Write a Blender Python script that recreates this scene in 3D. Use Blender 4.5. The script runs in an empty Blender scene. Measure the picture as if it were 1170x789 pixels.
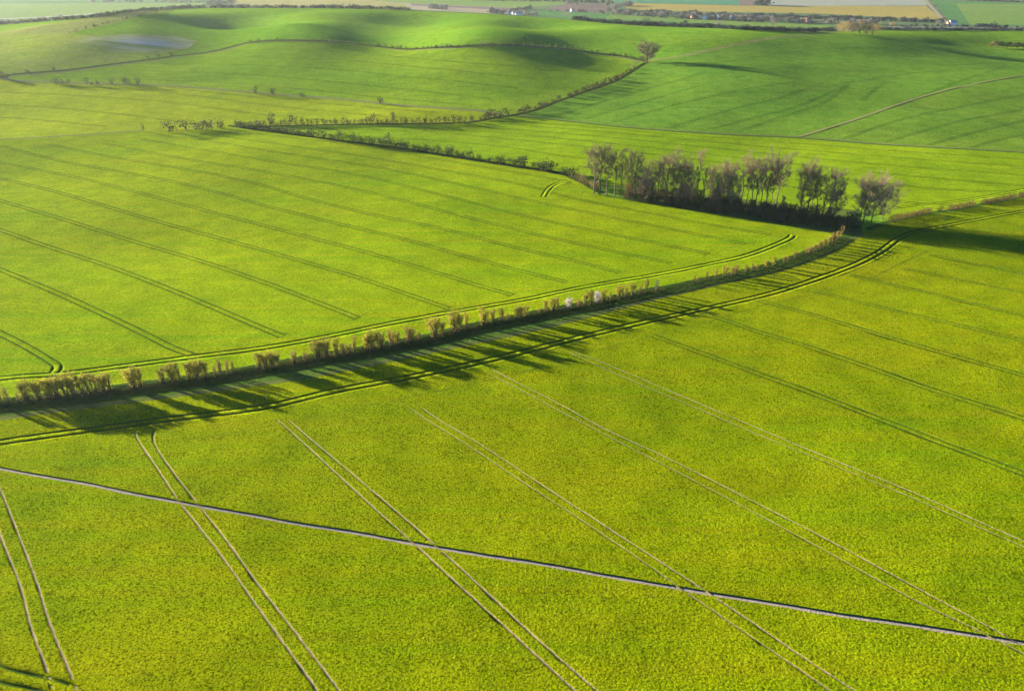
import bpy, math, random
import numpy as np
from mathutils import Vector
from mathutils.geometry import delaunay_2d_cdt
random.seed(7); RNG = np.random.default_rng(7)
R = math.radians
S = bpy.context.scene
COL = S.collection

# ------------------------------------------------------------------ camera
FPX, W0, H0 = 850.0, 1170.0, 789.0
CAMZ = 88.0
HORIZON = -60.0
PITCH = math.atan((H0 / 2 - HORIZON) / FPX)
cd = bpy.data.cameras.new('camera'); cam = bpy.data.objects.new('camera', cd); COL.objects.link(cam)
cd.sensor_width = 36.0; cd.lens = 36.0 * FPX / W0
cd.clip_start = 0.5; cd.clip_end = 40000
cam.location = (0, 0, CAMZ); cam.rotation_euler = (math.pi / 2 - PITCH, 0, 0)
S.camera = cam

# ------------------------------------------------------------------ sky, sun, exposure
SUN_AZ = R(61)          # to the left of the view direction
SUN_EL = R(9.6)
to_sun = Vector((-math.sin(SUN_AZ) * math.cos(SUN_EL), math.cos(SUN_AZ) * math.cos(SUN_EL), math.sin(SUN_EL)))
world = bpy.data.worlds.new('World'); S.world = world; world.use_nodes = True
nt = world.node_tree; nt.nodes.clear()
sky = nt.nodes.new('ShaderNodeTexSky'); sky.sky_type = 'NISHITA'; sky.sun_disc = False
sky.sun_elevation = SUN_EL; sky.sun_rotation = -SUN_AZ
sky.altitude = 100; sky.air_density = 0.7; sky.dust_density = 0.1; sky.ozone_density = 5.0
bg = nt.nodes.new('ShaderNodeBackground'); bg.inputs[1].default_value = 0.05
wo = nt.nodes.new('ShaderNodeOutputWorld')
nt.links.new(sky.outputs[0], bg.inputs[0]); nt.links.new(bg.outputs[0], wo.inputs[0])
sl = bpy.data.lights.new('sun', 'SUN'); sl.energy = 5.0; sl.angle = R(0.55); sl.color = (1.0, 0.87, 0.60)
so = bpy.data.objects.new('sun', sl); COL.objects.link(so)
so.rotation_euler = to_sun.to_track_quat('Z', 'Y').to_euler()
S.view_settings.view_transform = 'Standard'; S.view_settings.look = 'None'
S.view_settings.exposure = 2.72; S.view_settings.gamma = 1.0; S.view_settings.use_curve_mapping = False

HAZE_COL = (.78, .90, 1.0, 1); HAZE_D = .000030; HAZE_G = .40
# ------------------------------------------------------------------ photo pixel <-> ray
cp, sp = math.cos(PITCH), math.sin(PITCH)
def ray(px, py):
    """slope per metre forward: X/Y and -dz/Y"""
    dx = (np.asarray(px, float) - W0 / 2) / FPX; dy = -(np.asarray(py, float) - H0 / 2) / FPX
    den = cp + dy * sp
    return dx / den, (sp - dy * cp) / den

# ------------------------------------------------------------------ terrain
BROW = np.array([(-300, 40, 950), (0, 28, 1000), (68, 23, 1020), (120, 18, 1060), (154, 13.5, 1100), (200, 10, 1150), (240, 9, 1150),
    (380, 9, 1150), (470, 11.5, 1100), (565, 16, 1040), (609, 19, 1010), (650, 22, 980), (691, 26, 940), (730, 29, 920), (790, 31, 900),
    (860, 34, 870), (930, 36.5, 850), (1000, 34.5, 860), (1170, 35, 900), (1450, 37, 930)], float)
_bth, _btn = ray(BROW[:, 0], BROW[:, 1])
# smooth tables
_tt = np.linspace(_bth[0], _bth[-1], 400)
def _sm(v, k=9):
    ker = np.hanning(k + 2)[1:-1]; ker /= ker.sum()
    return np.convolve(np.pad(v, k // 2, mode='edge'), ker, 'valid')
_tn = _sm(np.interp(_tt, _bth, _btn)); _yb = _sm(np.interp(_tt, _bth, BROW[:, 2]), 25)
def herm(t, h, z0, m0, z1, m1):
    t2, t3 = t * t, t * t * t
    return (2*t3 - 3*t2 + 1) * z0 + (t3 - 2*t2 + t) * h * m0 + (-2*t3 + 3*t2) * z1 + (t3 - t2) * h * m1
def bump(X, Y, cx, cy, sx, sy, rot, a):
    c, s = math.cos(rot), math.sin(rot)
    u = (X - cx) * c + (Y - cy) * s; v = -(X - cx) * s + (Y - cy) * c
    return a * np.exp(-0.5 * ((u / sx) ** 2 + (v / sy) ** 2))
_wr = np.random.default_rng(3)
_WV = [(_wr.uniform(0, 2*math.pi), 2*math.pi / lam, _wr.uniform(0, 6.28), amp) for lam, amp in
       [(42, .06), (55, .09), (70, .13), (60, .08), (95, .22), (120, .3), (160, .5), (210, .6), (85, .15)]]
BUMPS = []
LYN = []          # lynchet polylines: (pts Nx2, height, near width, far width)
def polydist(X, Y, P, signed=False):
    X = np.asarray(X, float); Y = np.asarray(Y, float); shp = X.shape; X = X.ravel(); Y = Y.ravel()
    best = np.full(X.shape, 1e18); sg = np.ones(X.shape)
    for i in range(len(P) - 1):
        ax, ay = P[i]; bx, by = P[i + 1]; dx, dy = bx - ax, by - ay; L2 = dx*dx + dy*dy + 1e-9
        t = np.clip(((X - ax) * dx + (Y - ay) * dy) / L2, 0, 1)
        ex = X - ax - t * dx; ey = Y - ay - t * dy; d2 = ex*ex + ey*ey
        m = d2 < best; best[m] = d2[m]
        if signed: sg[m] = np.sign(dx * ey - dy * ex)[m]
    d = np.sqrt(best)
    if signed: d = d * sg
    return d.reshape(shp)
def height(X, Y):
    X = np.asarray(X, float); Y = np.asarray(Y, float)
    Ys = np.maximum(Y, 60.0); th = np.clip(X / Ys, _tt[0], _tt[-1])
    tn = np.interp(th, _tt, _tn); yb = np.interp(th, _tt, _yb); zb = CAMZ - tn * yb
    z = np.zeros_like(X + Y)
    near = np.interp(Y, [-500, 60, 90, 150, 230, 380], [5, 5, 3.6, 0.5, -2.0, -3.5])
    a = herm(np.clip((Y - 330) / (yb - 330), 0, 1), yb - 330, -3.5, -0.004, zb, -tn)
    b = herm(np.clip((Y - yb) / 600, 0, 1), 600, zb, -tn, -60.0, 0.0)
    w = 1 / (1 + np.exp(-(Y - 300) / 22.0))
    z = near * (1 - w) + a * w
    z = np.where(Y > yb, b, z)
    for q in BUMPS:
        q = q[:5] + (q[5] * 1.5,)
        f = np.clip((yb - Y) / 120, 0, 1); f = f*f*(3-2*f)
        z = z + bump(X, Y, *q) * f
    n = 0
    for (ang, k, ph, amp) in _WV:
        n = n + amp * np.sin(k * (X * math.cos(ang) + Y * math.sin(ang)) + ph)
    z = z + n * np.clip((Y - 40) / 100, .25, 1) * np.clip((yb - Y) / 100, 0, 1) * 0.9
    for (P, hgt, wn, wf) in LYN:
        mn = P.min(0) - 20; mx = P.max(0) + 20
        m = (X > mn[0]) & (X < mx[0]) & (Y > mn[1]) & (Y < mx[1])
        if np.any(m):
            d = polydist(X[m], Y[m], P, True)
            t = np.where(d < 0, np.clip(1 + d / wn, 0, 1), np.clip(1 - d / wf, 0, 1))
            z[m] = z[m] + hgt * t * t * (3 - 2 * t) * np.clip(1 - (X[m] - 5) / 55, .15, 1)
    return z
_YS = 55 * 1.008 ** np.arange(0, 780)
def at(pts):
    """photo pixels -> world points on the terrain"""
    P = np.atleast_2d(np.asarray(pts, float)); a, t = ray(P[:, 0], P[:, 1])
    yy = _YS[None, :]; zz = height(a[:, None] * yy, np.repeat(yy, len(a), 0))
    dif = (CAMZ - t[:, None] * yy) - zz
    below = dif < 0
    k = np.where(below.any(1), below.argmax(1), len(_YS) - 1); k = np.maximum(k, 1)
    i = np.arange(len(a)); lo = _YS[k - 1].copy(); hi = _YS[k].copy()
    for _ in range(14):
        m = (lo + hi) / 2; d = (CAMZ - t * m) - height(a * m, m)
        lo = np.where(d >= 0, m, lo); hi = np.where(d < 0, m, hi)
    Y = (lo + hi) / 2; X = a * Y
    return np.stack([X, Y, height(X, Y)], 1)
def at1(px, py): return at([(px, py)])[0]
def dense(P, step=30):
    P = np.asarray(P, float); out = [P[0]]
    for a, b in zip(P[:-1], P[1:]):
        n = max(1, int(np.hypot(*(b - a)) / step))
        for k in range(1, n + 1): out.append(a + (b - a) * k / n)
    return np.array(out)
def smooth_px(P, n=6):
    """Catmull-Rom through pixel points"""
    P = np.asarray(P, float); Q = np.vstack([2*P[0]-P[1], P, 2*P[-1]-P[-2]]); out = []
    for i in range(1, len(Q) - 2):
        p0, p1, p2, p3 = Q[i-1], Q[i], Q[i+1], Q[i+2]
        for k in range(n):
            t = k / n
            out.append(.5*((2*p1)+(-p0+p2)*t+(2*p0-5*p1+4*p2-p3)*t*t+(-p0+3*p1-3*p2+p3)*t**3))
    out.append(P[-1]); return np.array(out)

# folds of the downs (world positions)
def wb(px, Yw):
    a, _ = ray(px, 60.0); return float(a) * Yw
BUMPS += [
  (wb(125, 740), 740, 80, 105, 0.35, 11.0),      # left rise with the chalky patch
  (wb(180, 880), 880, 42, 60, 0.45, 4.5),
  (wb(275, 880), 880, 42, 80, 0.45, -13.0),     # hollow beside it
  (wb(350, 750), 750, 45, 90, 0.35, 10.0),      # second rise
  (wb(450, 780), 780, 50, 85, 0.35, -7.0),
  (wb(550, 690), 690, 52, 80, 0.32, 12.0),       # third rise
  (wb(665, 650), 650, 60, 90, 0.30, -5.5),
  (wb(480, 960), 960, 45, 55, 0.20, -7.0), (wb(620, 900), 900, 45, 50, 0.20, -6.0),
  (wb(770, 640), 640, 60, 90, 0.45, 4.5),        # lone tree shoulder
  (wb(960, 620), 620, 120, 130, 0.35, -4.5),
  (wb(900, 780), 780, 100, 60, 0.2, 5.0),
  (wb(1160, 740), 740, 90, 90, 0.2, -8.0),
]
# main hedge line (the lynchet follows it)
HEDGE = [(-260, 503), (-120, 480), (0, 462), (32, 458), (77, 453), (110, 449), (154, 443), (190, 438), (226, 434), (256, 429), (298, 421.5), (336, 415), (365, 408.5),
  (406, 403), (429, 398), (467, 391), (498, 385), (531, 376), (563, 369.5), (596, 363), (634, 355), (673, 348), (714, 339), (737, 334), (773, 328),
  (806, 320), (829, 316), (857, 310), (874, 306), (898, 299), (925, 289), (944, 281), (961, 271)]
_h = at(HEDGE)
LYN.append((_h[:, :2].copy(), .68, 3.3, 4.0))
HEDGE_W = at(HEDGE)
HEDGE_W[:, :2] = _h[:, :2]; HEDGE_W[:, 2] = height(_h[:, 0], _h[:, 1])

# ------------------------------------------------------------------ tagging helpers
def tag(o, label=None, cat=None, group=None, kind=None):
    if label: o['label'] = label
    if cat: o['category'] = cat
    if group: o['group'] = group
    if kind: o['kind'] = kind
    return o
def link_mesh(name, verts, faces, mats, parent=None, smooth=False, midx=None):
    me = bpy.data.meshes.new(name)
    me.from_pydata([tuple(v) for v in verts], [], [tuple(int(i) for i in f) for f in faces])
    for m in (mats if isinstance(mats, (list, tuple)) else [mats]): me.materials.append(m)
    if midx is not None: me.polygons.foreach_set('material_index', np.asarray(midx, 'i'))
    if smooth: me.polygons.foreach_set('use_smooth', np.ones(len(me.polygons), bool))
    me.update()
    o = bpy.data.objects.new(name, me); COL.objects.link(o)
    if parent: o.parent = parent
    return o

# ------------------------------------------------------------------ materials
class N:
    def __init__(s, name):
        s.m = bpy.data.materials.new(name); s.m.use_nodes = True; s.t = s.m.node_tree; s.t.nodes.clear()
        s.out = s.n('ShaderNodeOutputMaterial')
    def n(s, typ, **kw):
        x = s.t.nodes.new(typ)
        for k, v in kw.items(): setattr(x, k, v)
        return x
    def l(s, a, b): s.t.links.new(a, b)
    def noise(s, vec, scale, detail=3, rough=.55):
        x = s.n('ShaderNodeTexNoise'); x.inputs['Scale'].default_value = scale; x.inputs['Detail'].default_value = detail
        x.inputs['Roughness'].default_value = rough
        if vec: s.l(vec, x.inputs['Vector'])
        return x.outputs[0]
    def ramp(s, fac, stops):
        x = s.n('ShaderNodeValToRGB'); e = x.color_ramp.elements
        while len(e) < len(stops): e.new(.5)
        for i, (p, c) in enumerate(stops): e[i].position = p; e[i].color = (*c, 1) if len(c) == 3 else c
        s.l(fac, x.inputs[0]); return x.outputs[0]
    def mix(s, fac, a, b, mode='MIX'):
        x = s.n('ShaderNodeMix', data_type='RGBA', blend_type=mode)
        if isinstance(fac, (int, float)): x.inputs[0].default_value = fac
        else: s.l(fac, x.inputs[0])
        for v, i in ((a, 6), (b, 7)):
            if isinstance(v, tuple): x.inputs[i].default_value = (*v, 1)
            else: s.l(v, x.inputs[i])
        return x.outputs[2]
    def math(s, op, a, b=0.0, clamp=False):
        x = s.n('ShaderNodeMath', operation=op, use_clamp=clamp)
        for v, i in ((a, 0), (b, 1)):
            if isinstance(v, (int, float)): x.inputs[i].default_value = v
            else: s.l(v, x.inputs[i])
        return x.outputs[0]
    def pos(s): return s.n('ShaderNodeNewGeometry').outputs['Position']
    def mapped(s, vec, scale=(1, 1, 1), rot=0.0):
        x = s.n('ShaderNodeMapping'); x.inputs['Scale'].default_value = scale; x.inputs['Rotation'].default_value = (0, 0, rot)
        s.l(vec, x.inputs['Vector']); return x.outputs[0]

def crop_mat(name, c_lo, c_hi, c_alt, alt=.25, row=0.0, bump_s=.6, blot=.012, fine=1.1, gap=0.0, soil=None, soil_amt=0.0, ell=None, stripes=0.0, stripe_w=3.0):
    """field crop: mottled at many scales, faint drill rows along `row` (radians)"""
    k = N(name); p = k.pos()
    big = k.ramp(k.noise(p, blot, 4, .6), [(.32, (0, 0, 0)), (.68, (1, 1, 1))])
    col = k.mix(big, c_lo, c_hi)
    rp = k.mapped(p, (.012, .35, .05), row)          # long thin streaks along the drill rows
    st = k.ramp(k.noise(rp, 1.0, 3, .6), [(.35, (0, 0, 0)), (.7, (1, 1, 1))])
    col = k.mix(k.math('MULTIPLY', st, alt), col, c_alt)
    mid = k.ramp(k.noise(p, .11, 4, .65), [(.3, (.76, .80, .78)), (.7, (1.20, 1.16, 1.16))])
    col = k.mix(1.0, col, mid, 'MULTIPLY')
    fn = k.noise(p, fine, 3, .7)
    fr = k.ramp(fn, [(.3, (.66, .70, .66)), (.7, (1.28, 1.25, 1.25))])
    col = k.mix(1.0, col, fr, 'MULTIPLY')
    if gap:
        gp = k.ramp(k.noise(p, 3.7, 2, .6), [(.36, (gap, gap*1.08, gap)), (.52, (1, 1, 1))]); col = k.mix(1.0, col, gp, 'MULTIPLY')
        gp = k.ramp(k.noise(p, 1.3, 3, .7), [(.34, (.66, .70, .66)), (.50, (1, 1, 1))]); col = k.mix(1.0, col, gp, 'MULTIPLY')
    if stripes > 0:
        sepn = k.n('ShaderNodeSeparateXYZ'); k.l(k.mapped(p, (1, 1, 1), row), sepn.inputs[0])
        w = k.math('SINE', k.math('MULTIPLY', sepn.outputs[1], 6.283 / stripe_w))
        w = k.math('MULTIPLY', k.math('ADD', k.math('MULTIPLY', w, .5), .5), stripes)
        col = k.mix(w, col, c_alt)
    if soil:
        sm_ = k.ramp(k.noise(k.mapped(p, (1, 2.4, 1), row), .035, 5, .7), [(.5 - soil_amt * .3, (0, 0, 0)), (.66, (1, 1, 1))])
        col = k.mix(k.math('MULTIPLY', sm_, soil_amt), col, soil)
    if ell:
        cx, cy, rx, ry, ro = ell; mp = k.n('ShaderNodeMapping'); mp.vector_type = 'TEXTURE'
        mp.inputs['Location'].default_value = (cx, cy, 0); mp.inputs['Rotation'].default_value = (0, 0, ro); mp.inputs['Scale'].default_value = (rx, ry, 1e5)
        k.l(p, mp.inputs['Vector']); ln = k.n('ShaderNodeVectorMath', operation='LENGTH'); k.l(mp.outputs[0], ln.inputs[0])
        d = k.math('ADD', ln.outputs['Value'], k.math('MULTIPLY', k.math('SUBTRACT', k.noise(p, .02, 5, .7), .5), 1.8))
        ms = k.ramp(d, [(.25, (1, 1, 1)), (1.2, (0, 0, 0))])
        sk = k.ramp(k.noise(k.mapped(p, (.010, .09, .05), R(-32)), 1.0, 5, .7), [(.38, (.08, .08, .08)), (.60, (1, 1, 1))])
        col = k.mix(k.math('MULTIPLY', ms, sk), col, (.46, .42, .34))
    b = k.n('ShaderNodeBsdfPrincipled'); k.l(col, b.inputs['Base Color']); b.inputs['Roughness'].default_value = .9
    b.inputs['Specular IOR Level'].default_value = .0
    bp = k.n('ShaderNodeBump'); bp.inputs['Strength'].default_value = bump_s; bp.inputs['Distance'].default_value = .45
    hs = k.math('ADD', k.math('MULTIPLY', k.noise(p, 2.4, 4, .68), .8), k.math('MULTIPLY', k.noise(p, .25, 3, .6), .6))
    k.l(hs, bp.inputs['Height']); k.l(bp.outputs[0], b.inputs['Normal'])
    k.l(b.outputs[0], k.out.inputs[0]); return k.m
def plain_mat(name, c0, c1, scale=2.0, rough=.9, bump_s=.4, spec=.0, vec=None, transl=0.0):
    k = N(name); p = k.pos()
    col = k.mix(k.ramp(k.noise(p, scale, 4, .65), [(.3, (0, 0, 0)), (.7, (1, 1, 1))]), c0, c1)
    b = k.n('ShaderNodeBsdfPrincipled'); k.l(col, b.inputs['Base Color']); b.inputs['Roughness'].default_value = rough
    b.inputs['Specular IOR Level'].default_value = spec
    if bump_s:
        bp = k.n('ShaderNodeBump'); bp.inputs['Strength'].default_value = bump_s; bp.inputs['Distance'].default_value = .2
        k.l(k.noise(p, scale * 2, 3), bp.inputs['Height']); k.l(bp.outputs[0], b.inputs['Normal'])
    sh = b.outputs[0]
    if transl:
        t = k.n('ShaderNodeBsdfTranslucent'); k.l(col, t.inputs[0]); mx = k.n('ShaderNodeMixShader'); mx.inputs[0].default_value = transl
        k.l(b.outputs[0], mx.inputs[1]); k.l(t.outputs[0], mx.inputs[2]); sh = mx.outputs[0]
    k.l(sh, k.out.inputs[0]); return k.m

ROW_H = R(-47)
M = {}
M['crop_near'] = crop_mat('crop_near', (.122, .205, .002), (.192, .236, .002), (.228, .208, .003), .45, ROW_H, 1.0, .014, 2.6, gap=.34)
M['crop_mid'] = crop_mat('crop_mid', (.128, .245, .003), (.200, .280, .003), (.28, .27, .005), .5, R(-42), .8, .010, 1.7, gap=.6)
M['crop_band'] = crop_mat('crop_band', (.140, .240, .004), (.190, .268, .004), (.075, .16, .010), .35, R(-30), .7, .008, .9)
M['crop_yellow'] = crop_mat('crop_yellow', (.180, .250, .008), (.250, .285, .008), (.14, .22, .010), .3, R(-40), .6, .009, .8)
M['crop_fold'] = crop_mat('crop_fold', (.120, .230, .010), (.185, .265, .010), (.11, .19, .02), .35, R(-20), .5, .008, .6)
M['crop_hill'] = crop_mat('crop_hill', (.066, .178, .018), (.100, .202, .018), (.145, .22, .020), .60, R(52), .6, .010, .7)
M['crop_hill_low'] = crop_mat('crop_hill_low', (.082, .188, .016), (.122, .210, .016), (.14, .18, .03), .40, R(48), .5, .012, .7)
M['crop_far'] = crop_mat('crop_far', (.085, .215, .012), (.145, .245, .012), (.14, .19, .03), .30, R(-10), .5, .006, .5)
M['crop_far_pale'] = crop_mat('crop_far_pale', (.155, .190, .05), (.20, .21, .06), (.13, .18, .05), .4, R(-10), .4, .006, .5)
M['chalk_crop'] = crop_mat('chalk_crop', (.19, .20, .15), (.27, .26, .22), (.38, .36, .33), .9, R(-14), .4, .012, .4, soil=(.42, .40, .37), soil_amt=.7)
M['mottled_crop'] = crop_mat('mottled_crop', (.12, .165, .045), (.16, .18, .06), (.25, .24, .18), .5, R(-12), .4, .012, .4, soil=(.26, .24, .18), soil_amt=.45)
M['vale_green'] = crop_mat('vale_green', (.045, .14, .035), (.07, .165, .04), (.04, .12, .035), .4, R(70), .3, .004, .2)
M['vale_pale'] = crop_mat('vale_pale', (.10, .18, .028), (.13, .20, .032), (.08, .16, .03), .4, R(20), .3, .004, .2)
M['vale_teal'] = crop_mat('vale_teal', (.04, .16, .09), (.06, .19, .10), (.03, .12, .08), .4, R(80), .3, .004, .2, stripes=.35, stripe_w=14)
M['vale_yellow'] = crop_mat('vale_yellow', (.20, .19, .055), (.25, .22, .06), (.14, .17, .05), .5, R(10), .3, .006, .2)
M['vale_orange'] = crop_mat('vale_orange', (.30, .21, .04), (.36, .25, .05), (.13, .16, .05), .5, R(4), .3, .006, .2, stripes=.5, stripe_w=22)
M['plough'] = crop_mat('plough', (.115, .085, .085), (.15, .11, .105), (.09, .07, .07), .4, R(4), .3, .006, .2)
M['plough_pale'] = crop_mat('plough_pale', (.22, .19, .13), (.26, .22, .16), (.18, .16, .12), .4, R(4), .3, .006, .2)
M['stubble'] = crop_mat('stubble', (.20, .22, .19), (.25, .26, .22), (.17, .19, .17), .4, R(4), .3, .006, .2)
M['vale_ground'] = crop_mat('vale_ground', (.07, .12, .05), (.10, .15, .06), (.06, .09, .05), .5, R(30), .3, .004, .2)
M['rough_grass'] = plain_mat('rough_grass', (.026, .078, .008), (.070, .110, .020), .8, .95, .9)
M['dry_verge'] = plain_mat('dry_verge', (.10, .135, .035), (.17, .165, .07), .6, .95, .8)
M['pale_grass'] = plain_mat('pale_grass', (.16, .19, .05), (.23, .23, .09), .4, .95, .3)
M['farm_track'] = plain_mat('farm_track', (.045, .095, .016), (.095, .125, .030), .9, .95, .7)
M['copse_floor'] = plain_mat('copse_floor', (.050, .095, .014), (.11, .135, .03), .5, .95, .9)
M['hedge_shade'] = plain_mat('hedge_shade', (.018, .040, .008), (.045, .060, .015), .8, .95, .8)  # verge under the far hedges, their shade put into the dark colour
M['soil'] = plain_mat('soil', (.15, .12, .06), (.27, .215, .13), 1.2, .95, .6)
M['soil_dim'] = plain_mat('soil_dim', (.12, .115, .04), (.21, .175, .08), .9, .95, .6)
M['path_soil'] = plain_mat('path_soil', (.19, .165, .15), (.30, .26, .235), 1.5, .95, .5)
M['rut_green'] = plain_mat('rut_green', (.028, .062, .006), (.050, .090, .009), .7, .95, .6)
M['rut_faint'] = plain_mat('rut_faint', (.06, .12, .006), (.11, .16, .01), .5, .95, .5)
M['rut_hill'] = plain_mat('rut_hill', (.022, .080, .010), (.035, .105, .012), .7, .95, .5)
M['chalk_track'] = plain_mat('chalk_track', (.19, .175, .10), (.27, .235, .15), .3, .95, .4)

# ------------------------------------------------------------------ field pattern (painted bottom to top on ONE sheet)
H1 = [(262, 143), (280, 146), (318, 151), (370, 158), (434, 165.5), (470, 170.5), (498, 175.6), (557, 184.6), (591, 190), (647, 199), (690, 221)]
H2 = [(272, 144), (331, 143.6), (408, 141.5), (485, 141), (536, 139.5), (560, 135), (585, 131.5), (611, 125.5), (637, 115.4), (670, 103.8), (703, 92.3), (724, 79.5), (738, 71)]
H3 = [(-60, 96), (0, 89), (10, 86), (29, 83.8), (77, 80.3), (128, 73.5), (169, 68.4), (200, 64), (228, 61.2), (252, 57), (282, 49), (305, 46.6), (334, 45.8),
      (380, 47.2), (408, 50), (444, 54.6), (465, 56.4), (490, 55), (536, 52.4), (551, 51.3), (590, 51.3), (650, 56), (678, 60.3), (712, 64.5), (738, 70)]
T4 = [(-60, 84), (0, 90), (25, 93), (51, 94), (137, 96.5), (164, 97), (200, 98.3), (231, 101), (280, 104.8), (300, 107), (382, 113), (460, 120.5), (536, 125.6), (575, 131)]
T5 = [(-200, 167), (0, 159), (77, 155), (164, 149), (190, 149), (272, 144)]
EDGE = [(585, 131.5), (662, 139.7), (739, 147.4), (840, 154), (910, 157), (1009, 165), (1170, 174), (1450, 192)]
PATHR = [(912, 156), (922, 153.7), (981, 135.4), (1037, 115.7), (1094, 100), (1170, 86), (1300, 66)]
CURVE = [(738, 70), (750, 68), (778, 64), (831, 52.8), (882, 43.2), (930, 38.8), (960, 37.6)]
RHEDGE = [(990, 262), (1015, 253), (1063, 243), (1083, 240.5), (1112, 235), (1156, 227), (1180, 222), (1300, 203), (1450, 180)]
COPSE_S = [(680, 222), (700, 226), (740, 232), (800, 242), (850, 250), (900, 258), (950, 266), (985, 270), (1010, 262), (1016, 253)]
COPSE_N = [(1016, 250), (985, 240), (950, 238), (900, 234), (850, 228), (790, 221), (730, 214), (672, 210)]
TRACKL = [(-260, 521), (-120, 497), (0, 478), (77, 467), (154, 457.5), (231, 447.5), (300, 438), (357, 429.5), (434, 414), (511, 397.5), (580, 383.5), (637, 370), (714, 350), (791, 331),
          (860, 315.5), (896, 307), (939, 292), (967, 277), (985, 266)]
BROWL = [(x, y + .6) for x, y, _ in BROW]
_e = at([(100, 50), (232, 50), (165, 62), (165, 39)])
_c = _e[:, :2].mean(0); CHALK = (float(_c[0]), float(_c[1]), float(np.hypot(*(_e[1, :2] - _e[0, :2]))) * .66, float(np.hypot(*(_e[3, :2] - _e[2, :2]))) * .56, 0.15)
M['mottled_crop'] = crop_mat('mottled_crop', (.145, .225, .018), (.195, .25, .022), (.17, .19, .07), .4, R(-12), .4, .012, .4, soil=(.22, .21, .12), soil_amt=.2, ell=CHALK)
fields = [  # (name, label, material, pixel polygon)
 ('crop_field', 'crop_far', BROWL[1:] + [(1450, 900), (-300, 900), (-300, 41)]),
 ('crop_field', 'mottled_crop', [(-200, 55), (0, 38), (60, 38), (110, 41), (150, 39), (190, 40), (226, 47), (215, 55), (185, 63), (128, 72), (77, 79), (29, 82.5), (0, 87), (-200, 100)]),
 #('chalky_patch', 'chalk_crop', [(108, 42), (150, 38.5), (185, 38.6), (210, 43), (230, 47.5), (215, 51), (205, 55), (182, 60), (150, 63), (128, 61), (112, 54)]),
 ('crop_field', 'crop_far_pale', [(-200, 50), (0, 36), (30, 31), (90, 22.5), (150, 14.5), (196, 12), (174, 16), (137, 25), (106, 32), (78, 39), (30, 39), (-200, 56)]),
 ('crop_field', 'crop_fold', H3[1:] + H2[::-1][1:7] + T4[::-1][:-1]),
 ('crop_field', 'crop_yellow', [(-300, 60)] + T4 + [(560, 135)] + H2[::-1][7:] + T5[::-1] + [(-300, 172)]),
 ('crop_field', 'crop_hill', CURVE + [(1000, 40), (1170, 60), (1450, 80), (1450, 192)] + EDGE[::-1] + H2[6:]),
 ('crop_field', 'crop_hill_low', PATHR + [(1450, 40), (1450, 192)] + EDGE[::-1][:4]),
 ('crop_field', 'crop_band', [(262, 143)] + H2[:7] + EDGE[1:] + RHEDGE[::-1] + COPSE_N + H1[::-1][1:]),
 ('crop_field', 'crop_mid', [(-300, 174)] + T5 + H1 + COPSE_S[:8] + HEDGE[::-1] + [(-300, 510)]),
 ('crop_field', 'crop_near', HEDGE + [(985, 268)] + RHEDGE + [(1450, 900), (-300, 900), (-300, 508)]),
]
vale = [
 ('vale_field', 'vale_pale', [(-300, 38), (0, 26.5), (68, 21.5), (120, 16.5), (154, 12.5), (200, 9.5), (240, 8), (262, 8), (262, 4.2), (150, 3.6), (0, 4.5), (-300, 8)]),
 ('vale_field', 'stubble', [(-300, 36), (0, 22.3), (60, 19.6), (120, 15.4), (120, 14.4), (60, 18.6), (0, 21.3), (-300, 34)]),
 ('vale_field', 'vale_green', [(-300, 7.6), (0, 4.2), (150, 3.3), (262, 3.8), (266, -4), (-300, -8)]),
 ('vale_field', 'vale_yellow', [(266, 8), (266, -4), (400, -2), (462, 4.2), (470, 10.5), (380, 8)]),
 ('vale_field', 'plough_pale', [(430, 3), (470, 3.6), (600, 9), (600, 17), (565, 15.8), (470, 11), (462, 4.4)]),
 ('vale_field', 'vale_pale', [(400, -2), (640, -1), (645, 5), (587, 9), (500, 5.6), (462, 3.6)]),
 ('vale_field', 'plough', [(470, 4.2), (500, 5.8), (587, 9.2), (587, 12), (500, 8), (470, 6.5)]),
 ('vale_field', 'vale_green', [(598, 18), (600, 13), (622, 11.5), (700, 14), (950, 27.6), (950, 36), (860, 33.4), (790, 30.4), (730, 28.4), (691, 25.4), (650, 21.6)]),
 ('vale_field', 'vale_pale', [(700, 16), (760, 19), (950, 29.5), (950, 33), (860, 30), (760, 24.5), (690, 21)]),
 ('vale_field', 'plough', [(623, 10.5), (650, 4), (690, 5), (706, 9), (694, 14.5), (650, 13.5)]),
 ('vale_field', 'vale_teal', [(705, -3), (845, -3), (845, 6.2), (780, 4.6), (722, 3.5), (700, 2)]),
 ('vale_field', 'plough', [(845, -3), (864, -3), (864, 6.6), (845, 6.2)]),
 ('vale_field', 'stubble', [(878, -3), (1052, -3), (1060, 6.4), (1000, 6.6), (878, 7)]),
 ('vale_field', 'vale_orange', [(722, 4), (780, 5), (864, 7), (1058, 7), (1075, 21), (1060, 22), (980, 18), (930, 15.4), (780, 13), (722, 11.4), (714, 9)]),
 ('vale_field', 'vale_green', [(1064, 0), (1110, 2), (1170, 4), (1400, 8), (1400, 32), (1170, 30), (1090, 29), (1076, 14)]),
 ('vale_field', 'vale_pale', [(1092, 4), (1170, 5), (1300, 7.4), (1300, 29), (1170, 28.6), (1108, 28)]),
 ('vale_road', 'plough_pale', [(1052, -3), (1056, -3), (1067, 9), (1084, 27), (1080, 27.6), (1063, 9)]),
 ('vale_road', 'stubble', [(1010, 30.5), (1100, 31), (1300, 33), (1300, 34.2), (1100, 32), (1010, 31.4)]),
]
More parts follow.
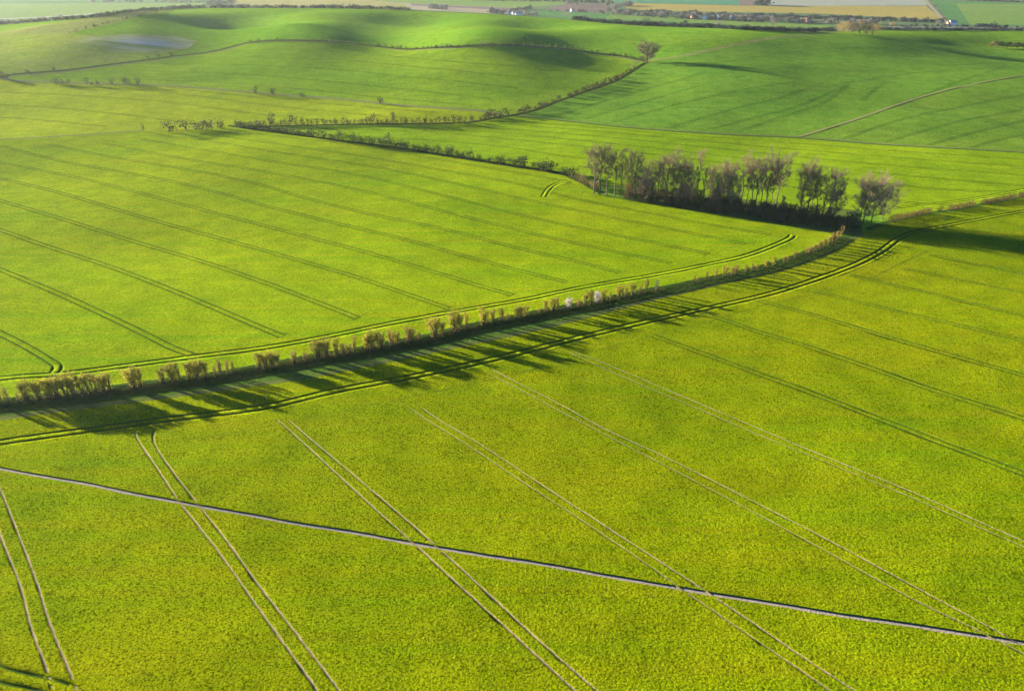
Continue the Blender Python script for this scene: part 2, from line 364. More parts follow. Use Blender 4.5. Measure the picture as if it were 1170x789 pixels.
def offset_poly(P, l, r):
    """ribbon polygon around a world polyline (left l, right r metres)"""
    P = np.asarray(P)[:, :2]; T = np.gradient(P, axis=0); T /= np.linalg.norm(T, axis=1)[:, None] + 1e-9
    Nn = np.stack([-T[:, 1], T[:, 0]], 1)
    return np.vstack([P + Nn * l, (P - Nn * r)[::-1]])
world_polys = []
for nm, mt, P in vale + fields:
    world_polys.append((nm, mt, at(dense(P, 25))[:, :2]))
HW = at(dense(HEDGE, 25)); HW = HEDGE_W
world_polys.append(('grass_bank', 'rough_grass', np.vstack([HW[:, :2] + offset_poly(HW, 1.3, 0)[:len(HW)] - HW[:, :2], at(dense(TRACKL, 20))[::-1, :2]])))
TRW = at(smooth_px(TRACKL, 3))
world_polys.append(('farm_track', 'farm_track', offset_poly(TRW, .75, .85)))
world_polys.append(('field_verge', 'dry_verge', offset_poly(at(smooth_px(T4, 3)), 2.2, 2.0)))
world_polys.append(('field_verge', 'dry_verge', offset_poly(at(smooth_px(EDGE, 3)), 2.6, 0.4)))
world_polys.append(('field_verge', 'rough_grass', offset_poly(at(smooth_px(EDGE, 3)), 0.4, 2.2)))
world_polys.append(('field_verge', 'dry_verge', offset_poly(at(smooth_px(PATHR, 3)), 1.6, 1.6)))
world_polys.append(('field_verge', 'crop_far_pale', offset_poly(at(smooth_px(CURVE, 3)), 3.0, 4.0)))
world_polys.append(('field_verge', 'hedge_shade', offset_poly(at(smooth_px(H1, 2)), 1.0, 2.2)))  # dark strip standing for the shade below this hedge
world_polys.append(('field_verge', 'hedge_shade', offset_poly(at(smooth_px(H2, 2)), 1.2, 2.6)))  # shade below the climbing hedge, painted onto its verge
world_polys.append(('field_verge', 'dry_verge', offset_poly(at(smooth_px(H3, 2)), 0, 5.5)))
world_polys.append(('field_verge', 'hedge_shade', offset_poly(at(smooth_px(H3, 2)), 2.2, 1.8)))  # verge colour darkened for the shade under the brow hedge
world_polys.append(('field_verge', 'dry_verge', offset_poly(at(smooth_px(T5[:4], 3)), 1.3, 1.3)))
world_polys.append(('field_verge', 'rough_grass', offset_poly(at(smooth_px(RHEDGE, 2)), 1.0, 1.6)))
world_polys.append(('copse_floor', 'copse_floor', at(dense([(712, 227)] + COPSE_S[2:8] + COPSE_N[1:] + [(716, 216)], 20))[:, :2]))

FP = [(-260, 490), (-120, 512), (0, 534.8), (73, 547.6), (146, 562), (220, 576), (300, 590.5), (398, 607), (500, 625), (594, 640), (700, 658), (808, 677), (901, 692), (1021, 711), (1122, 726), (1170, 734), (1320, 757)]
_f = at(smooth_px(FP, 4))[:, :2]; _q = [_f[0]]
for a, b in zip(_f[:-1], _f[1:]):
    n_ = max(1, int(np.hypot(*(b - a)) / 1.6))
    for k in range(1, n_ + 1): _q.append(a + (b - a) * k / n_)
FPW = np.array(_q); FPW[:, 1] += .10 * np.sin(FPW[:, 0] * .31) * np.sin(FPW[:, 0] * .073 + 1)
def _side(base, ph): return base + .05 * np.sin(FPW[:, 0] * 1.1 + ph) * np.sin(FPW[:, 0] * .37 + ph) + RNG.uniform(-.03, .03, len(FPW))
_wl, _wr2 = _side(.36, 0), _side(.36, 2)
_T = np.gradient(FPW, axis=0); _T /= np.linalg.norm(_T, axis=1)[:, None]; _Nn = np.stack([-_T[:, 1], _T[:, 0]], 1)
_Lf, _Rt = FPW + _Nn * _wl[:, None], FPW - _Nn * _wr2[:, None]
_Lo, _Ro = FPW + _Nn * (_wl + .09)[:, None], FPW - _Nn * (_wr2 + .09)[:, None]
world_polys.append(('crop_edge', 'rough_grass', np.vstack([_Lo, _Ro[::-1]])))
world_polys.append(('footpath', 'path_soil', np.vstack([_Lf, _Rt[::-1]])))
def inside(P, X, Y):
    c = np.zeros(X.shape, bool); x0, y0 = P[:, 0], P[:, 1]; x1, y1 = np.roll(x0, -1), np.roll(y0, -1)
    mn = P.min(0); mx = P.max(0); m = np.where((X >= mn[0]) & (X <= mx[0]) & (Y >= mn[1]) & (Y <= mx[1]))[0]
    if len(m) == 0: return c
    xs, ys = X[m], Y[m]; cc = np.zeros(len(m), bool)
    for a, b, p, q in zip(x0, y0, x1, y1):
        if b == q: continue
        k = ((b > ys) != (q > ys)) & (xs < (p - a) * (ys - b) / (q - b) + a); cc ^= k
    c[m] = cc; return c

def build_ground():
    pts = []
    def ring(y0, y1, s, xmax=.95):
        ys = np.arange(y0, y1, s)
        for i, y in enumerate(ys):
            xs = np.arange(-y * xmax - 40, y * xmax + 40, s) + (s / 2 if i % 2 else 0)
            pts.append(np.stack([xs, np.full(len(xs), y)], 1))
    ring(50, 260, 3.0); ring(262, 560, 5.5); ring(564, 1250, 7.5, .9); ring(1260, 2800, 45, .9)
    g = np.array([(x, y) for x in np.arange(-14000, 14001, 700) for y in np.arange(-6000, 22001, 700)], float)
    keep = ~((g[:, 1] > 40) & (g[:, 1] < 2850) & (np.abs(g[:, 0]) < g[:, 1] * .95 + 60)); pts.append(g[keep])
    g = np.array([(x, y) for x in np.arange(-1500, 1501, 60) for y in np.arange(-400, 1300, 60)], float)
    keep = ~((g[:, 1] > 40) & (np.abs(g[:, 0]) < g[:, 1] * .95 + 60)); pts.append(g[keep])
    for o in (-4.5, -3.4, -2.2, -1.1, 0, .8, 1.6, 2.8, 4):
        hp = []; P = HEDGE_W[:, :2]
        for a, b in zip(P[:-1], P[1:]):
            n = max(1, int(np.hypot(*(b - a)) / 2)); 
            for k in range(n): hp.append(a + (b - a) * k / n)
        hp = np.array(hp); T = np.gradient(hp, axis=0); T /= np.linalg.norm(T, axis=1)[:, None]
        pts.append(hp + np.stack([-T[:, 1], T[:, 0]], 1) * o)
    pts = np.vstack(pts); pts = pts + RNG.uniform(-.15, .15, pts.shape)
    V = [Vector(p) for p in pts]; E = []
    for nm, mt, P in world_polys:
        k0 = len(V); V += [Vector(p) for p in P]; n = len(P)
        E += [(k0 + i, k0 + (i + 1) % n) for i in range(n)]
    ov, oe, of, *_ = delaunay_2d_cdt(V, E, [], 0, 1e-4)
    ov = np.array([(v.x, v.y) for v in ov]); of = np.array([f for f in of if len(f) == 3])
    z = height(ov[:, 0], ov[:, 1]); C = ov[of].mean(1)
    key = {(round(float(q[0]), 2), round(float(q[1]), 2)) for q in np.vstack([_Lf, _Rt])}
    for i_ in np.where(ov[:, 1] < 260)[0]:
        if (round(float(ov[i_, 0]), 2), round(float(ov[i_, 1]), 2)) in key: z[i_] -= .20
    pin = inside(np.vstack([_Lf, _Rt[::-1]]), ov[:, 0], ov[:, 1]); z[pin & (np.abs(z - height(ov[:, 0], ov[:, 1])) < .1)] -= .20
    a = ov[of[:, 0]]; b = ov[of[:, 1]]; c = ov[of[:, 2]]
    ar = (b[:, 0]-a[:, 0])*(c[:, 1]-a[:, 1]) - (b[:, 1]-a[:, 1])*(c[:, 0]-a[:, 0])
    of[ar < 0] = of[ar < 0][:, ::-1]
    ids = np.full(len(of), -1)
    for i, (nm, mt, P) in enumerate(world_polys): ids[inside(P, C[:, 0], C[:, 1])] = i
    V3 = np.column_stack([ov, z])
    # smooth normals of the whole sheet, analytic
    e = .5; nx = -(height(ov[:, 0] + e, ov[:, 1]) - height(ov[:, 0] - e, ov[:, 1])) / (2*e); ny = -(height(ov[:, 0], ov[:, 1] + e) - height(ov[:, 0], ov[:, 1] - e)) / (2*e)
    NN = np.stack([nx, ny, np.ones(len(nx))], 1); NN /= np.linalg.norm(NN, axis=1)[:, None]
    for i in range(-1, len(world_polys)):
        f = of[ids == i]
        if len(f) == 0: continue
        nm, mt = ('ground', 'vale_ground') if i < 0 else world_polys[i][:2]
        u, inv = np.unique(f.ravel(), return_inverse=True); fl = inv.reshape(-1, 3)
        o = link_mesh(nm, V3[u], fl, M[mt], smooth=True)
        if nm == 'crop_edge':
            o.data.polygons.foreach_set('use_smooth', np.zeros(len(o.data.polygons), bool)); tag(o, kind='structure'); continue
        o.data.normals_split_custom_set_from_vertices([tuple(n) for n in NN[u]])
        tag(o, kind='structure')
    print('ground faces', len(of))
build_ground()

# ------------------------------------------------------------------ wheel tracks and paths
def resample(Wp, fac=90.0, minstep=.8):
    Wp = np.asarray(Wp)[:, :2]; out = [Wp[0]]
    for a, b in zip(Wp[:-1], Wp[1:]):
        d = np.hypot(*(b - a)); st = max(minstep, a[1] / fac); n = max(1, int(d / st))
        for k in range(1, n + 1): out.append(a + (b - a) * k / n)
    return np.array(out)
NEARLINES = [(resample(FPW, 40), .46)]      # (world polyline, half width) kept free of crop
def strip(Pw, prof, name, mats, fmat, lift=.03, wob=.04, seed=0):
    """prof: list of (lateral, height)"""
    P = resample(Pw); T = np.gradient(P, axis=0); T /= np.linalg.norm(T, axis=1)[:, None] + 1e-9
    Nn = np.stack([-T[:, 1], T[:, 0]], 1); r = np.random.default_rng(seed); rows = []
    lf = lift + np.clip((P[:, 1] - 250) / 300, 0, 1) * .04 + np.clip((P[:, 1] - 600) / 300, 0, 1) * .06
    for (u, hz) in prof:
        q = P + Nn * (u + r.normal(0, wob, len(P)))[:, None]
        rows.append(np.column_stack([q, height(q[:, 0], q[:, 1]) + hz * (1 + r.normal(0, .15, len(P))) + lf]))
    n, m = len(P), len(prof); V = np.concatenate(rows); F = []; mi = []
    dp = np.full(len(V), 99.0); q_ = V[:, 1] < 210
    if q_.any(): dp[q_] = polydist(V[q_, 0], V[q_, 1], FPW)
    V[dp < .42, 2] -= .19
    for j in range(m - 1):
        for i in range(n - 1):
            if fmat[j] and name == 'wheel_track' and m == 7 and min(dp[j*n + i], dp[(j+1)*n + i], dp[j*n + i + 1], dp[(j+1)*n + i + 1]) < .8: continue
            F.append((j*n + i, (j+1)*n + i, (j+1)*n + i + 1, j*n + i + 1)[::-1]); mi.append(fmat[j])
    o = link_mesh(name, V, F, mats, smooth=True, midx=mi); tag(o, kind='structure'); return o
def offs(Pw, d):
    P = np.asarray(Pw)[:, :2]; T = np.gradient(P, axis=0); T /= np.linalg.norm(T, axis=1)[:, None] + 1e-9
    return P + np.stack([-T[:, 1], T[:, 0]], 1) * d
def rut_pair(px, crop, rut='rut_green', g=.95, w=.24, berm=.20, bw=.45, seed=0, scale=1.0):
    w *= 1.15; bw = max(bw, .9) if berm > .05 else bw; berm *= .8
    P = at(smooth_px(px, 4))
    for s in (-1, 1):
        q = offs(P, s * g)
        prof = [(-w - bw, -.05), (-w - .06, berm), (-w, -.02), (w, -.02), (w + .06, berm), (w + bw, -.05)]
        if berm < .05: strip(q, [(-w, 0), (w, 0)], 'wheel_track', [M[rut]], [0], seed=seed + s)
        else: strip(q, prof, 'wheel_track', [M[crop], M[rut]], [0, 1, 1, 1, 0], seed=seed + s)
        NEARLINES.append((resample(q, 40), w + .121))
def rail(px, mat='soil', w=.17, seed=0):
    P = at(smooth_px(px, 4)); strip(P, [(-w - .55, -.06), (-w - .06, .06), (-w, .0), (0, -.01), (w, .0), (w + .06, .06), (w + .55, -.06)], 'wheel_track', [M[mat], M['crop_near']], [1, 1, 0, 0, 1, 1], seed=seed, wob=.035)
    NEARLINES.append((resample(P, 40), w + .09))
RAILS = [
 [(-30, 500), (-14, 560), (0, 610), (22, 665), (36.6, 720), (51, 757), (60, 789), (80, 870)],
 [(-30, 500), (-12, 530), (0, 557), (40, 659), (57, 712), (88, 789), (112, 870)],
 [(155, 493), (157.5, 502), (174, 527), (183, 540), (205, 573), (234, 610), (264, 650), (300, 701.5), (363, 789), (415, 870)],
 [(177, 493), (176, 505), (191, 530), (227, 577), (264, 624.5), (300, 674), (388, 789), (440, 870)],
 [(317, 480), (328, 489), (378, 535), (425, 578), (472, 620), (511, 656), (574, 713), (657, 789), (745, 870)],
 [(330, 480), (359, 505), (402, 541), (453, 584), (500, 625), (543, 664), (613, 729), (682, 789), (772, 870)],
]
RAILS2 = [
 [(468, 466), (488, 480), (535, 509), (590, 546), (652, 586), (700, 618), (736, 642), (772, 668), (804, 690), (861, 729), (949, 789), (1060, 866)],
 [(482, 466), (502, 480), (551, 509), (613, 550), (700, 606.5), (752, 640), (806, 675), (861, 712), (921, 753), (977, 789), (1090, 866)],
 [(560, 428), (585, 440.5), (613, 455.5), (637, 468.5), (685, 493), (700, 501), (768, 536), (861, 585), (941, 628), (1041, 683), (1126, 724), (1170, 747), (1300, 815)],
 [(562, 422), (598, 441), (637, 460.5), (672, 480), (700, 494.5), (760, 522), (820, 552), (937, 612), (1041, 668), (1158, 731), (1300, 808)],
 [(650, 403), (708, 429), (788, 463), (870, 498), (941, 527), (1041, 568), (1170, 625), (1300, 682)],
 [(655, 401), (714, 425), (788, 456.5), (870, 491), (941, 521), (1041, 561.5), (1170, 618.5), (1300, 674)],
]
for i, q in enumerate(RAILS): rail(q, 'soil', .17, i)
for i, q in enumerate(RAILS2): rail(q, 'soil' if i % 2 else 'soil_dim', .15, 20 + i)
NEAR_RUTS = [
 [(745, 383), (813, 407), (870, 428), (929, 449), (1003, 477.4), (1082, 508), (1170, 541), (1300, 590)],
 [(800, 357), (840, 369.5), (870, 380), (921, 395), (998, 421), (1075, 448), (1170, 477.5), (1300, 520)],
 [(860, 341), (888, 349), (947, 364.6), (1024, 387.7), (1101, 409.5), (1170, 428.7), (1300, 465)],
 [(929, 332), (998, 349), (1075, 367), (1170, 389), (1300, 420)],
 [(970, 314), (1049, 332), (1170, 360.5), (1300, 391)],
 [(1034, 306.7), (1101, 320.8), (1170, 335), (1300, 363)],
 [(1062, 291), (1126, 304), (1170, 313), (1300, 340)],
]
for i, q in enumerate(NEAR_RUTS): rut_pair(q, 'crop_near', 'rut_green', .85, .15, .11, .35, seed=50 + i)
HEADLAND = [(-260, 549), (-120, 526), (0, 506), (103, 491.5), (180, 481), (300, 466), (383, 447), (485, 428), (580, 407), (663, 386), (750, 365.5), (860, 341), (910, 327), (967, 307), (1003, 290), (1026, 273.5),
  (1043, 266), (1083, 258), (1170, 241.5), (1300, 217)]
rut_pair(HEADLAND, 'crop_near', 'rut_green', 1.0, .25, .17, .4, seed=70)
rut_pair([(-40, 752), (0, 770), (22, 776), (58, 784), (90, 800), (130, 850)], 'crop_near', 'rut_green', .95, .16, .1, .4, seed=71)
def single_rut(px, crop, rut='rut_green', w=.15, berm=.15, seed=0):
    P = at(smooth_px(px, 4)); strip(P, [(-w, 0), (w, 0)], 'wheel_track', [M['rut_faint']], [0], seed=seed, wob=.07)
    NEARLINES.append((resample(P, 40), w + .08))
single_rut([(1060, 286), (1020, 305), (988, 321), (930, 336), (870, 349), (800, 370), (734, 386), (655, 408), (600, 424), (560, 434), (493, 448), (430, 461), (297, 489), (215, 501)], 'crop_near', 'rut_green', .10, .08, seed=72)
MID = [
 [(-60, 355), (0, 381), (30, 396), (57, 412), (66, 419), (62, 427)],
 [(-80, 275), (0, 308), (77, 340), (154, 376), (195, 396.5), (218, 405.5)],
 [(-80, 238), (0, 263), (50, 280.5), (128, 305.6), (205, 335), (300, 375), (322, 384)],
 [(-80, 207), (0, 229.5), (82, 254), (154, 276.5), (231, 299), (300, 322), (351, 341), (408, 363)],
 [(-80, 188), (0, 204), (77, 223), (154, 246), (256, 274), (300, 286), (402, 315), (490, 344.6), (512, 352)],
 [(-80, 172), (0, 186), (103, 206.4), (205, 233), (300, 257.6), (402, 284), (480, 306), (556, 329), (584, 337)],
 [(0, 166.7), (77, 186), (180, 204), (256, 222), (300, 234.6), (377, 253.6), (454, 271.6), (551, 298), (600, 311), (646, 322)],
 [(56, 165), (118, 178), (231, 197), (300, 212), (351, 227), (428, 246), (505, 261.5), (600, 285.5), (651, 297), (708, 311.5)],
 [(118, 164), (205, 180.8), (300, 196), (402, 215.4), (480, 234.6), (600, 265), (685, 284), (766, 300.5)],
 [(161, 159), (300, 183), (402, 198.7), (480, 216.7), (600, 247), (702, 268.5), (780, 284), (808, 290)],
 [(220, 158), (300, 171.8), (402, 187), (480, 201), (600, 228), (702, 249), (780, 264.6), (850, 278.6)],
 [(240, 153), (300, 162.8), (428, 181), (600, 212), (636, 222), (690, 234), (754, 246), (830, 260), (880, 268)],
 [(262, 149), (300, 154), (402, 165.6), (505, 183), (600, 199), (644, 207)],
]
for i, q in enumerate(MID): rut_pair(q, 'crop_mid', 'rut_green', .9, .155, .13, .4, seed=80 + i)
rut_pair([(-260, 472), (-120, 452), (0, 433), (72, 427.5), (154, 417), (231, 407), (300, 398), (364, 387), (441, 371), (513, 357.5), (600, 342.5), (664, 329), (754, 313.5), (818, 300.5), (856, 291.5), (898, 275), (906, 269)], 'crop_mid', 'rut_green', 1.0, .22, .15, .4, seed=99)
rut_pair([(621, 225), (630, 213.5), (643, 208), (650, 209)], 'crop_mid', 'rut_green', 1.0, .2, .15, .4, seed=100)
# band field beyond the hedge: parallel runs
BANDL = [[(300, 149.5), (430, 157), (560, 166), (640, 178), (720, 188), (900, 213), (1010, 229), (1100, 236)],
 [(350, 146.5), (480, 151), (560, 157), (714, 173), (840, 188), (960, 204), (1080, 217), (1170, 220)],
 [(430, 145), (560, 151), (714, 166), (840, 180), (960, 193), (1080, 205), (1300, 222)],
 [(470, 143), (560, 146), (714, 159), (840, 172), (960, 184), (1080, 194), (1300, 210)],
 [(520, 141.5), (600, 144), (714, 153), (840, 165), (960, 175), (1080, 184.5), (1300, 200)],
 [(560, 138.6), (640, 142.5), (740, 151), (840, 159), (960, 167.5), (1080, 176.5), (1300, 191)],
 [(660, 190), (760, 200), (880, 217)], [(1020, 238), (1100, 229), (1200, 212)]]
for i, q in enumerate(BANDL): rut_pair(q, 'crop_band', 'rut_green', .9, .17, .10, .3, seed=120 + i)
YEL = [[(-60, 104), (60, 108), (180, 116), (300, 131), (400, 140)], [(-60, 118), (40, 122), (140, 131), (230, 143)], [(-60, 132), (30, 136), (120, 145)],
  [(80, 98), (200, 107), (320, 122), (440, 133), (520, 138.5)], [(190, 100), (300, 112), (400, 121), (500, 129)]]
for i, q in enumerate(YEL): rut_pair(q, 'crop_yellow', 'rut_green', .9, .16, .08, .3, seed=140 + i)
FOLD = [[(60, 88), (180, 92), (300, 98), (420, 110), (540, 121)], [(90, 82), (200, 82.5), (320, 88), (440, 100), (560, 113)], [(150, 74.5), (260, 74), (360, 78), (470, 88), (590, 101)],
  [(210, 66), (300, 66), (400, 70), (500, 79), (610, 90)], [(250, 59), (330, 57), (430, 63), (520, 71), (640, 80)]]
for i, q in enumerate(FOLD): rut_pair(q, 'crop_fold', 'rut_green', .9, .16, .08, .3, seed=150 + i)
HILL = [[(700, 140), (770, 120), (840, 104), (910, 93)], [(760, 147), (840, 124), (890, 112), (940, 95)], [(800, 150), (860, 135), (915, 120), (970, 96)], [(840, 151), (905, 130), (940, 118), (968, 98)],
  [(985, 115.5), (990, 110), (1003, 99)], [(640, 131), (700, 113), (760, 96), (800, 84)], [(668, 136), (730, 118), (800, 98), (850, 87)],
  [(1040, 115), (1090, 95), (1145, 77), (1142, 71)], [(900, 76), (1000, 70), (1090, 74), (1170, 70)], [(780, 78), (860, 66), (940, 56), (1010, 55)], [(960, 96), (1060, 82), (1170, 77)]]
for i, q in enumerate(HILL): rut_pair(q, 'crop_hill', 'rut_hill', .9, .13, .03, .2, seed=160 + i)
LOWH = [[(960, 160), (1040, 134), (1170, 108)], [(1010, 163), (1090, 140), (1170, 125)], [(1060, 166), (1110, 152), (1170, 138)], [(1110, 169), (1140, 160), (1200, 148)]]
for i, q in enumerate(LOWH): rut_pair(q, 'crop_hill_low', 'rut_hill', .9, .13, .03, .2, seed=175 + i)
for o_ in (-.45, .6):      # bare wheelings of the farm track and lane
    strip(offs(TRW, o_ - .1), [(-.10, 0), (.10, 0)], 'wheel_track', [M['soil_dim']], [0], lift=.05, seed=5)
strip(at(smooth_px(T4[1:], 3)), [(-.5, 0), (.5, 0)], 'wheel_track', [M['chalk_track']], [0], lift=.12, seed=5)
strip(at(smooth_px(PATHR, 3)), [(-1.0, 0), (1.0, 0)], 'grass_track', [M['pale_grass']], [0], lift=.12, seed=6)

# ------------------------------------------------------------------ crop canopy near the camera (uncountable: one object)
def tuft_mesh(name, n, h, spread, w, mat, seed, lean=.6):
    r = np.random.default_rng(seed); V = []; F = []
    for i in range(n):
        a = r.uniform(0, 6.283); rr = spread * math.sqrt(r.uniform(0, 1)); b = np.array([rr*math.cos(a), rr*math.sin(a), 0])
        d = np.array([r.normal(0, lean), r.normal(0, lean), 1.0]); d /= np.linalg.norm(d); hh = h * r.uniform(.55, 1.1)
        s = np.cross(d, [r.normal(), r.normal(), .2]); s /= np.linalg.norm(s) + 1e-9; ww = w * r.uniform(.6, 1.3)
        k = len(V); m = b + d * hh * .55; t = b + d * hh + np.array([d[0], d[1], -.25]) * hh * .3
        V += [b - s*ww*.4, b + s*ww*.4, m + s*ww, m - s*ww, t]; F += [(k, k+1, k+2, k+3), (k+3, k+2, k+4)]
    me = bpy.data.meshes.new(name); me.from_pydata([tuple(v) for v in V], [], F); me.materials.append(mat); me.update()
    return me
def leaf_mat(name, c0, c1, scale, transl=.4, obj_rand=True, patch=None):
    k = N(name); p = k.pos()
    f = k.ramp(k.noise(p, scale, 3, .6), [(.3, (0, 0, 0)), (.7, (1, 1, 1))])
    col = k.mix(f, c0, c1)
    if patch:
        col = k.mix(k.ramp(k.noise(p, .035, 4, .65), [(.42, (0, 0, 0)), (.72, (1, 1, 1))]), col, patch)
    if obj_rand:
        oi = k.n('ShaderNodeObjectInfo')
        col = k.mix(1.0, col, k.ramp(oi.outputs['Random'], [(0, (.72, .76, .72)), (1, (1.25, 1.2, 1.2))]), 'MULTIPLY')
    b = k.n('ShaderNodeBsdfPrincipled'); k.l(col, b.inputs['Base Color']); b.inputs['Roughness'].default_value = .6; b.inputs['Specular IOR Level'].default_value = .03
    t = k.n('ShaderNodeBsdfTranslucent'); k.l(col, t.inputs[0]); mx = k.n('ShaderNodeMixShader'); mx.inputs[0].default_value = transl
    k.l(b.outputs[0], mx.inputs[1]); k.l(t.outputs[0], mx.inputs[2]); k.l(mx.outputs[0], k.out.inputs[0]); return k.m
M['crop_leaf'] = leaf_mat('crop_leaf', (.13, .215, .004), (.19, .25, .005), .12, .45, patch=(.22, .225, .006))
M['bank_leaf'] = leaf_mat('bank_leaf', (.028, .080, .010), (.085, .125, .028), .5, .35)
hidden = bpy.data.collections.new('tuft_sources')      # never linked into the scene: only instanced
def scatter(name, pts, scl, meshes, label, cat):
    objs = []
    for i, me in enumerate(meshes):
        o = bpy.data.objects.new('crop_tuft', me); hidden.objects.link(o); objs.append(o)
    coll = bpy.data.collections.new(name + '_source')
    for o in objs: coll.objects.link(o)
    me = bpy.data.meshes.new(name); me.vertices.add(len(pts)); me.vertices.foreach_set('co', pts.astype('f').ravel())
    at_ = me.attributes.new('scl', 'FLOAT', 'POINT'); at_.data.foreach_set('value', scl.astype('f'))
    at_ = me.attributes.new('rot', 'FLOAT_VECTOR', 'POINT')
    rv = np.zeros((len(pts), 3), 'f'); rv[:, 2] = RNG.uniform(0, 6.283, len(pts)); at_.data.foreach_set('vector', rv.ravel())
    o = bpy.data.objects.new(name, me); COL.objects.link(o); tag(o, label, cat, kind='stuff')
    g = bpy.data.node_groups.new(name, 'GeometryNodeTree')
    g.interface.new_socket('Geometry', in_out='INPUT', socket_type='NodeSocketGeometry'); g.interface.new_socket('Geometry', in_out='OUTPUT', socket_type='NodeSocketGeometry')
    gi = g.nodes.new('NodeGroupInput'); go = g.nodes.new('NodeGroupOutput'); ip = g.nodes.new('GeometryNodeInstanceOnPoints')
    ci = g.nodes.new('GeometryNodeCollectionInfo'); ci.inputs['Collection'].default_value = coll; ci.inputs['Separate Children'].default_value = True; ci.inputs['Reset Children'].default_value = True
    a1 = g.nodes.new('GeometryNodeInputNamedAttribute'); a1.data_type = 'FLOAT'; a1.inputs['Name'].default_value = 'scl'
    a2 = g.nodes.new('GeometryNodeInputNamedAttribute'); a2.data_type = 'FLOAT_VECTOR'; a2.inputs['Name'].default_value = 'rot'
    lk = g.links.new
    mp = g.nodes.new('GeometryNodeMeshToPoints'); lk(gi.outputs[0], mp.inputs[0]); lk(mp.outputs[0], ip.inputs['Points']); lk(ci.outputs[0], ip.inputs['Instance'])
    ip.inputs['Pick Instance'].default_value = True
    rd = g.nodes.new('FunctionNodeRandomValue'); rd.data_type = 'INT'; rd.inputs['Min'].default_value = 0; rd.inputs['Max'].default_value = len(meshes) - 1
    lk(rd.outputs[2], ip.inputs['Instance Index']); lk(a2.outputs[0], ip.inputs['Rotation']); lk(a1.outputs[0], ip.inputs['Scale']); lk(ip.outputs[0], go.inputs[0])
    md = o.modifiers.new('scatter', 'NODES'); md.node_group = g
    return o
# rough grass on the bank under the hedge
def bank_points(n):
    out = []; H_ = HEDGE_W[:, :2]; seg = np.hypot(*(np.diff(H_, axis=0)).T); cum = np.r_[0, np.cumsum(seg)]
    t = RNG.uniform(0, cum[-1], n); x = np.interp(t, cum, H_[:, 0]); y = np.interp(t, cum, H_[:, 1])
    T = np.gradient(H_, axis=0); tx = np.interp(t, cum, T[:, 0]); ty = np.interp(t, cum, T[:, 1]); l = np.hypot(tx, ty)
    o = RNG.uniform(-4.0, 2.2, n); return np.stack([x - ty/l*o, y + tx/l*o], 1)
P = bank_points(26000); z = height(P[:, 0], P[:, 1])
bt = [tuft_mesh('grass_tuft', 16, .42, .25, .022, M['bank_leaf'], s, .6) for s in (11, 12, 13)]
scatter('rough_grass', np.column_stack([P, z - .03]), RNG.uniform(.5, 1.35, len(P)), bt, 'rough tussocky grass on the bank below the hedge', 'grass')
#VEG#
# ------------------------------------------------------------------ vegetation builders
class Acc:
    def __init__(s): s.v = []; s.f = []
    def tube(s, a, b, ra, rb, n=5):
        a = np.asarray(a, float); b = np.asarray(b, float); d = b - a; L_ = np.linalg.norm(d)
        if L_ < 1e-6: return
        d /= L_; u = np.cross(d, [0, 0, 1.]) if abs(d[2]) < .9 else np.cross(d, [1., 0, 0]); u /= np.linalg.norm(u); w = np.cross(d, u); k = len(s.v)
        for (c, r) in ((a, ra), (b, rb)):
            for i in range(n):
                t = 6.28318 * i / n; s.v.append(c + r * (math.cos(t) * u + math.sin(t) * w))
        for i in range(n): j = (i + 1) % n; s.f.append((k+i, k+j, k+n+j, k+n+i))
    def twig(s, a, b, w, r):
        a = np.asarray(a); d = b - a; x = np.cross(d, r.normal(size=3)); x /= np.linalg.norm(x) + 1e-9; y = np.cross(d, x); y /= np.linalg.norm(y) + 1e-9; k = len(s.v)
        s.v += [a - x * w, a + x * w, a + y * w * 1.4, b]; s.f += [(k, k+1, k+3), (k+1, k+2, k+3), (k+2, k, k+3)]
    def leaf(s, c, w, r, up=.3):
        n = r.normal(size=3); n[2] = abs(n[2]) + up; n /= np.linalg.norm(n); x = np.cross(n, r.normal(size=3)); x /= np.linalg.norm(x) + 1e-9; y = np.cross(n, x); k = len(s.v)
        s.v += [c - x*w, c - y*w*.6, c + x*w, c + y*w*.6]; s.f.append((k, k+1, k+2, k+3))
def unit(v): return v / (np.linalg.norm(v) + 1e-9)
M['bark'] = plain_mat('bark', (.075, .055, .042), (.15, .115, .09), 6, .95, .6)
M['bark_pale'] = plain_mat('bark_pale', (.085, .07, .055), (.16, .13, .105), 6, .95, .6)
M['copse_twigs'] = leaf_mat('copse_twigs', (.20, .150, .098), (.31, .235, .158), .6, .12)
M['hedge_stem'] = leaf_mat('hedge_stem', (.045, .034, .024), (.095, .072, .050), .6, .1)
M['twigs'] = leaf_mat('twigs', (.100, .082, .055), (.165, .130, .090), .6, .12)
M['twigs_pale'] = leaf_mat('twigs_pale', (.15, .12, .09), (.24, .19, .145), .6, .15)
M['bud_leaf'] = leaf_mat('bud_leaf', (.21, .205, .024), (.37, .33, .055), .9, .45)
M['hedge_brown'] = leaf_mat('hedge_brown', (.030, .027, .015), (.064, .052, .026), .9, .18)
M['bud_brown'] = leaf_mat('bud_brown', (.21, .16, .04), (.33, .25, .07), .9, .35)
M['hedge_leaf'] = leaf_mat('hedge_leaf', (.028, .052, .014), (.065, .085, .024), .9, .35)
M['ivy'] = leaf_mat('ivy', (.012, .032, .010), (.030, .058, .016), .8, .15)
M['clip_brown'] = leaf_mat('clip_brown', (.075, .045, .024), (.14, .085, .042), .9, .3)
M['scrub'] = leaf_mat('scrub', (.095, .080, .034), (.18, .14, .065), .5, .25)
M['scrub_green'] = leaf_mat('scrub_green', (.050, .085, .018), (.105, .135, .034), .5, .25)
